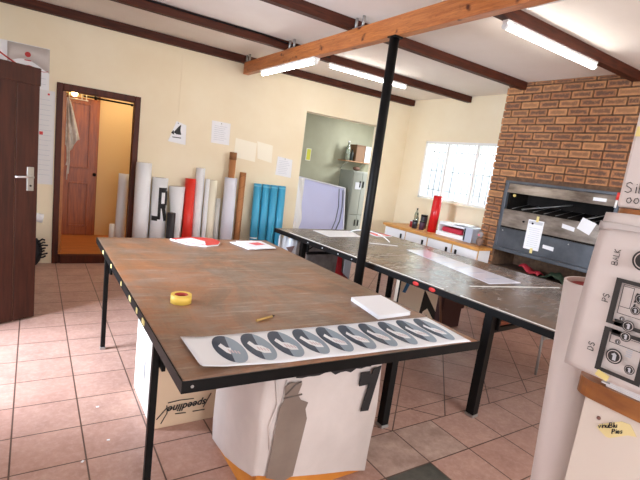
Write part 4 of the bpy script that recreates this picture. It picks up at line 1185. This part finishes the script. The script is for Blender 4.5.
# handwritten masking tape note
T = thing('tape_note', (1.2, .42, 1.0), 'torn yellow tape note with black handwriting on the white cabinet side', 'note')
xq = 1.1985
M_note = mat('pale_yellow_tape', (236, 218, 158), .6)
b = MB(); b.quadprism([(xq, .451, .999), (xq, .427, .988), (xq, .418, .990), (xq, .385, 1.018), (xq, .367, 1.025), (xq, .385, 1.046), (xq, .404, 1.043), (xq, .447, 1.010)], (-.0012, 0, 0), M_note); b.build('tape', T)
handwriting('handwriting', 'vinuBlu', T, M_ink, (xq - .002, .447, .9995), (0, -.055, .036), (0, .1, 1), .0125, .0011, .16)
handwriting('handwriting', 'Pies', T, M_ink, (xq - .002, .416, 1.0035), (0, -.055, .036), (0, .1, 1), .0115, .0011, .16)

# stack of flat sheets on the lower shelf
for k in range(5):
    b = MB(); z0 = 1.1085 + k * .004
    dy = [.0, .012, -.008, .016, .004][k]
    b.quadprism([(1.196 - .004 * (k % 2), -.5, z0), (1.44, -.5, z0), (1.44, .46 + dy, z0), (1.20, .455 + dy, z0)], (0, 0, .0035), M_paper)
    tag(b.build('vinyl_sheet', loc=(1.4, 0, z0)), 'white sheet in the pile on the lower wooden shelf', 'sheet', 'sheets in the pile on the lower shelf')
# printed sheet hanging from the upper shelf
PSH = thing('printed_sheet', (1.18, .2, 1.1), 'white printed sheet hanging below the upper shelf, marked BALK, PS and DS', 'sheet')
M_sheet = mat('white_sheet', (216, 206, 202), .4, bump=.1, bscale=5)
def hang(u, v):
    # v: 0 at the bottom hem, 1 at the shelf edge; drapes over the shelf above v = .93
    y = .555 - .75 * u - .012 * v * (1 - u)
    z = 1.128 - .0 * u + .405 * min(v / .9, 1)
    x = 1.182 - .012 * math.sin(v * 2.4) * .5 - .004 * math.sin(u * 19 + v * 3) * (1 - v)
    z = 1.128 + .388 * v + .006 * math.sin(u * 13) * v ** 6 - .02 * u * v ** 4
    z += .014 * v ** 8
    x += .0105 * v ** 10
    return (x, y, z)
b = MB(); b.sheet(lambda u, v: hang(u, v), 30, 30, M_sheet, .0015); sh_ = b.build('sheet', PSH)
XS = 1.1705
def flat(mb, pts, m, dx=0): mb.quadprism([(XS - dx, y - .007, z + .002) for y, z in pts], (-.0008, 0, 0), m)
M_char = mat('charcoal_print', (40, 37, 36), .45)
def dial(name, y, z, r):
    y -= .007; z += .002
    b = MB(); b.cyl((XS - .0012, y, z), (XS - .002, y, z), r, M_char, n=28); b.cyl((XS - .0021, y, z), (XS - .0026, y, z), r * .82, M_sheet, n=28); b.cyl((XS - .0027, y, z), (XS - .0032, y, z), r * .72, M_char, n=28)
    b.quadprism([(XS - .0033, y + r * .1, z - r * .5), (XS - .0033, y - r * .3, z - r * .5), (XS - .0033, y - r * .3, z + r * .3), (XS - .0033, y - r * .02, z + r * .5), (XS - .0033, y + r * .35, z + r * .2), (XS - .0033, y + r * .1, z + r * .1)], (-.0004, 0, 0), M_pgrey)
    return b.build(name, PSH)
def panelprint(z0, z1, yl, yr):
    b = MB(); w = .013
    flat(b, [(yl, z0), (yl - w, z0), (yl - w, z1), (yl, z1)], M_char)
    flat(b, [(yr + w, z0), (yr, z0), (yr, z1), (yr + w, z1)], M_char)
    flat(b, [(yl - w, z0), (yr + w, z0), (yr + w, z0 + .009), (yl - w, z0 + .009)], M_char)
    flat(b, [(yl - w, z1 - .009), (yr + w, z1 - .009), (yr + w, z1), (yl - w, z1)], M_char)
    return b.build('panel_print', PSH)
def outline(name, yl, yr, z0, z1, w=.0012):
    b = MB()
    for p in ([(yl, z0), (yl - w, z0), (yl - w, z1), (yl, z1)], [(yr + w, z0), (yr, z0), (yr, z1), (yr + w, z1)], [(yl, z0), (yr, z0), (yr, z0 + w), (yl, z0 + w)], [(yl, z1 - w), (yr, z1 - w), (yr, z1), (yl, z1)]): flat(b, p, M_char, .0002)
    return b.build(name, PSH)
panelprint(1.268, 1.380, .484, .385); panelprint(1.148, 1.258, .484, .385)
outline('outline_print', .466, .442, 1.315, 1.365); outline('outline_print', .466, .40, 1.298, 1.369); outline('outline_print', .467, .40, 1.225, 1.247)
b = MB()
flat(b, [(.467, 1.268), (.440, 1.268), (.440, 1.283), (.467, 1.283)], M_char); flat(b, [(.467, 1.244), (.440, 1.244), (.440, 1.258), (.467, 1.258)], M_char)
b.build('block_print', PSH)
dial('dial_print', .438, 1.432, .024); dial('dial_print', .425, 1.345, .012); dial('dial_print', .430, 1.316, .010); dial('dial_print', .436, 1.276, .013); dial('dial_print', .436, 1.250, .012)
dial('dial_print', .449, 1.195, .018); dial('dial_print', .452, 1.288, .0055); dial('dial_print', .449, 1.232, .006); dial('dial_print', .412, 1.178, .011)
b = MB()
for k in range(4): flat(b, [(.428 - .004 * (k % 2), 1.205 + k * .005), (.415, 1.205 + k * .005), (.415, 1.208 + k * .005), (.428, 1.208 + k * .005)], M_pgrey)
for k in range(3): flat(b, [(.438, 1.32 + k * .013), (.434, 1.32 + k * .013), (.432, 1.33 + k * .013), (.436, 1.33 + k * .013)], M_char)
b.build('small_print', PSH)
handwriting('handwriting', 'BALK', PSH, M_ink, (XS - .001, .483, 1.410), (0, -.0, 1), (0, 1, 0), .013, .0009, .2)
handwriting('handwriting', 'PS', PSH, M_ink, (XS - .001, .483, 1.318), (0, 0, 1), (0, 1, 0), .014, .001, .2)
handwriting('handwriting', 'DS', PSH, M_ink, (XS - .001, .489, 1.19), (0, 0, 1), (0, 1, 0), .014, .001, .25)
b = MB(); b.quadprism([(XS - .002, .472, 1.137), (XS - .002, .444, 1.131), (XS - .002, .440, 1.146), (XS - .002, .467, 1.152)], (-.001, 0, 0), M_tape); b.build('tape', PSH)
b = MB(); b.sheet(lambda u, v: (1.1765 - .003 * math.sin(u * 9 + v * 3), .545 - .36 * u, 1.486 + .008 * math.sin(u * 7) + (.022 - .008 * math.sin(u * 7)) * v), 20, 6, mat('grey_plastic_fold', (196, 188, 186), .35), .001)
b.build('folded_flap', PSH)
# wrapped carton on the upper shelf
WC = thing('wrapped_carton', (1.5, .1, 1.53), 'tall white wrapped parcel on the upper shelf with handwriting on its side', 'parcel')
M_parcel = mat('white_parcel_wrap', (218, 208, 204), .45, bump=.12, bscale=5)
b = MB(); b.box((1.197, -.3, 1.5455), (1.7, .5285, 2.05), M_parcel, .008); bd = b.build('body', WC)
b = MB(); b.box((1.194, .42, 1.715), (1.1965, .522, 1.738), M_tape); b.build('tape', WC)
handwriting('handwriting', 'Sib', WC, M_ink, (1.1955, .516, 1.582), (0, -1, .05), (0, .05, 1), .025, .0009, .25)
handwriting('handwriting', 'oo', WC, M_ink, (1.1955, .508, 1.558), (0, -1, .05), (0, .05, 1), .022, .0009, .2)
# white tube standing before the unit
T = thing('white_tube', (1.30, .62, 0), 'tall white tube standing on the floor against the right shelf unit', 'tube')
p0, p1 = Vector((1.455, .605, .001)), Vector((1.325, .612, 1.325))
M_tubew = mat('white_tube_card', (226, 214, 210), .5)
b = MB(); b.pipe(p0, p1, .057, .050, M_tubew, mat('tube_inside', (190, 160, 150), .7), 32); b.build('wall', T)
a = (p1 - p0).normalized()
b = MB(); b.cyl(p0 + a * .1, p1 - a * .012, .046, mat('dark_red_roll', (150, 34, 34), .6), n=24); b.build('red_contents', T)

# ------------------------------------------------------------------ daylight, lamps and added fill lights
W = bpy.data.worlds.new('sky'); S.world = W; W.use_nodes = True
bg = W.node_tree.nodes['Background']; bg.inputs[0].default_value = (.86, .92, 1, 1); bg.inputs[1].default_value = 1.6
def area(name, loc, aim, sx, sy, power, col):
    l = bpy.data.lights.new(name, 'AREA'); l.shape = 'RECTANGLE'; l.size = sx; l.size_y = sy; l.energy = power; l.color = col
    o = bpy.data.objects.new(name, l); COL.objects.link(o); o.location = loc
    o.rotation_euler = (Vector(aim) - Vector(loc)).to_track_quat('-Z', 'Y').to_euler()
    return o
area('window_daylight', (7.2, 4.6, 3.3), (4.0, 4.0, .8), 1.6, 1.6, 320, (.95, .97, 1))
area('door_daylight', (-2.3, 3.1, 1.7), (1.0, 2.9, .9), 1.2, 1.9, 300, (.72, .83, 1))
area('rear_fill_light', (2.1, -2.7, 2.1), (1.2, 3.5, 2.5), 4.4, 1.6, 215, (.93, .96, 1))  # unseen fill lamp added behind the camera
area('alcove_fill_light', (2.85, 6.7, 1.6), (5.0, 6.8, 1.1), .8, 1.2, 8, (.85, .92, 1))  # hidden lamp added inside the closed alcove to light it from the left
area('hallway_lamp', (1.2, 6.6, 2.45), (.9, 6.6, 0), .4, .4, 7, (1, .85, .6))

# ------------------------------------------------------------------ camera
cam = bpy.data.cameras.new('camera'); co = bpy.data.objects.new('camera', cam); COL.objects.link(co)
yaw, pitch, roll_ = -.585116, -.164908, .1328806
R = Matrix.Rotation(yaw, 4, 'Z') @ Matrix.Rotation(PI / 2 + pitch, 4, 'X') @ Matrix.Rotation(roll_, 4, 'Z')
co.matrix_world = Matrix.Translation((0, 0, 1.55)) @ R
cam.sensor_width = 36; cam.lens = 444.43 * 36 / 640; cam.clip_start = .02
S.camera = co
S.view_settings.view_transform = 'Standard'; S.view_settings.look = 'None'; S.view_settings.gamma = 1
S.view_settings.exposure = .72
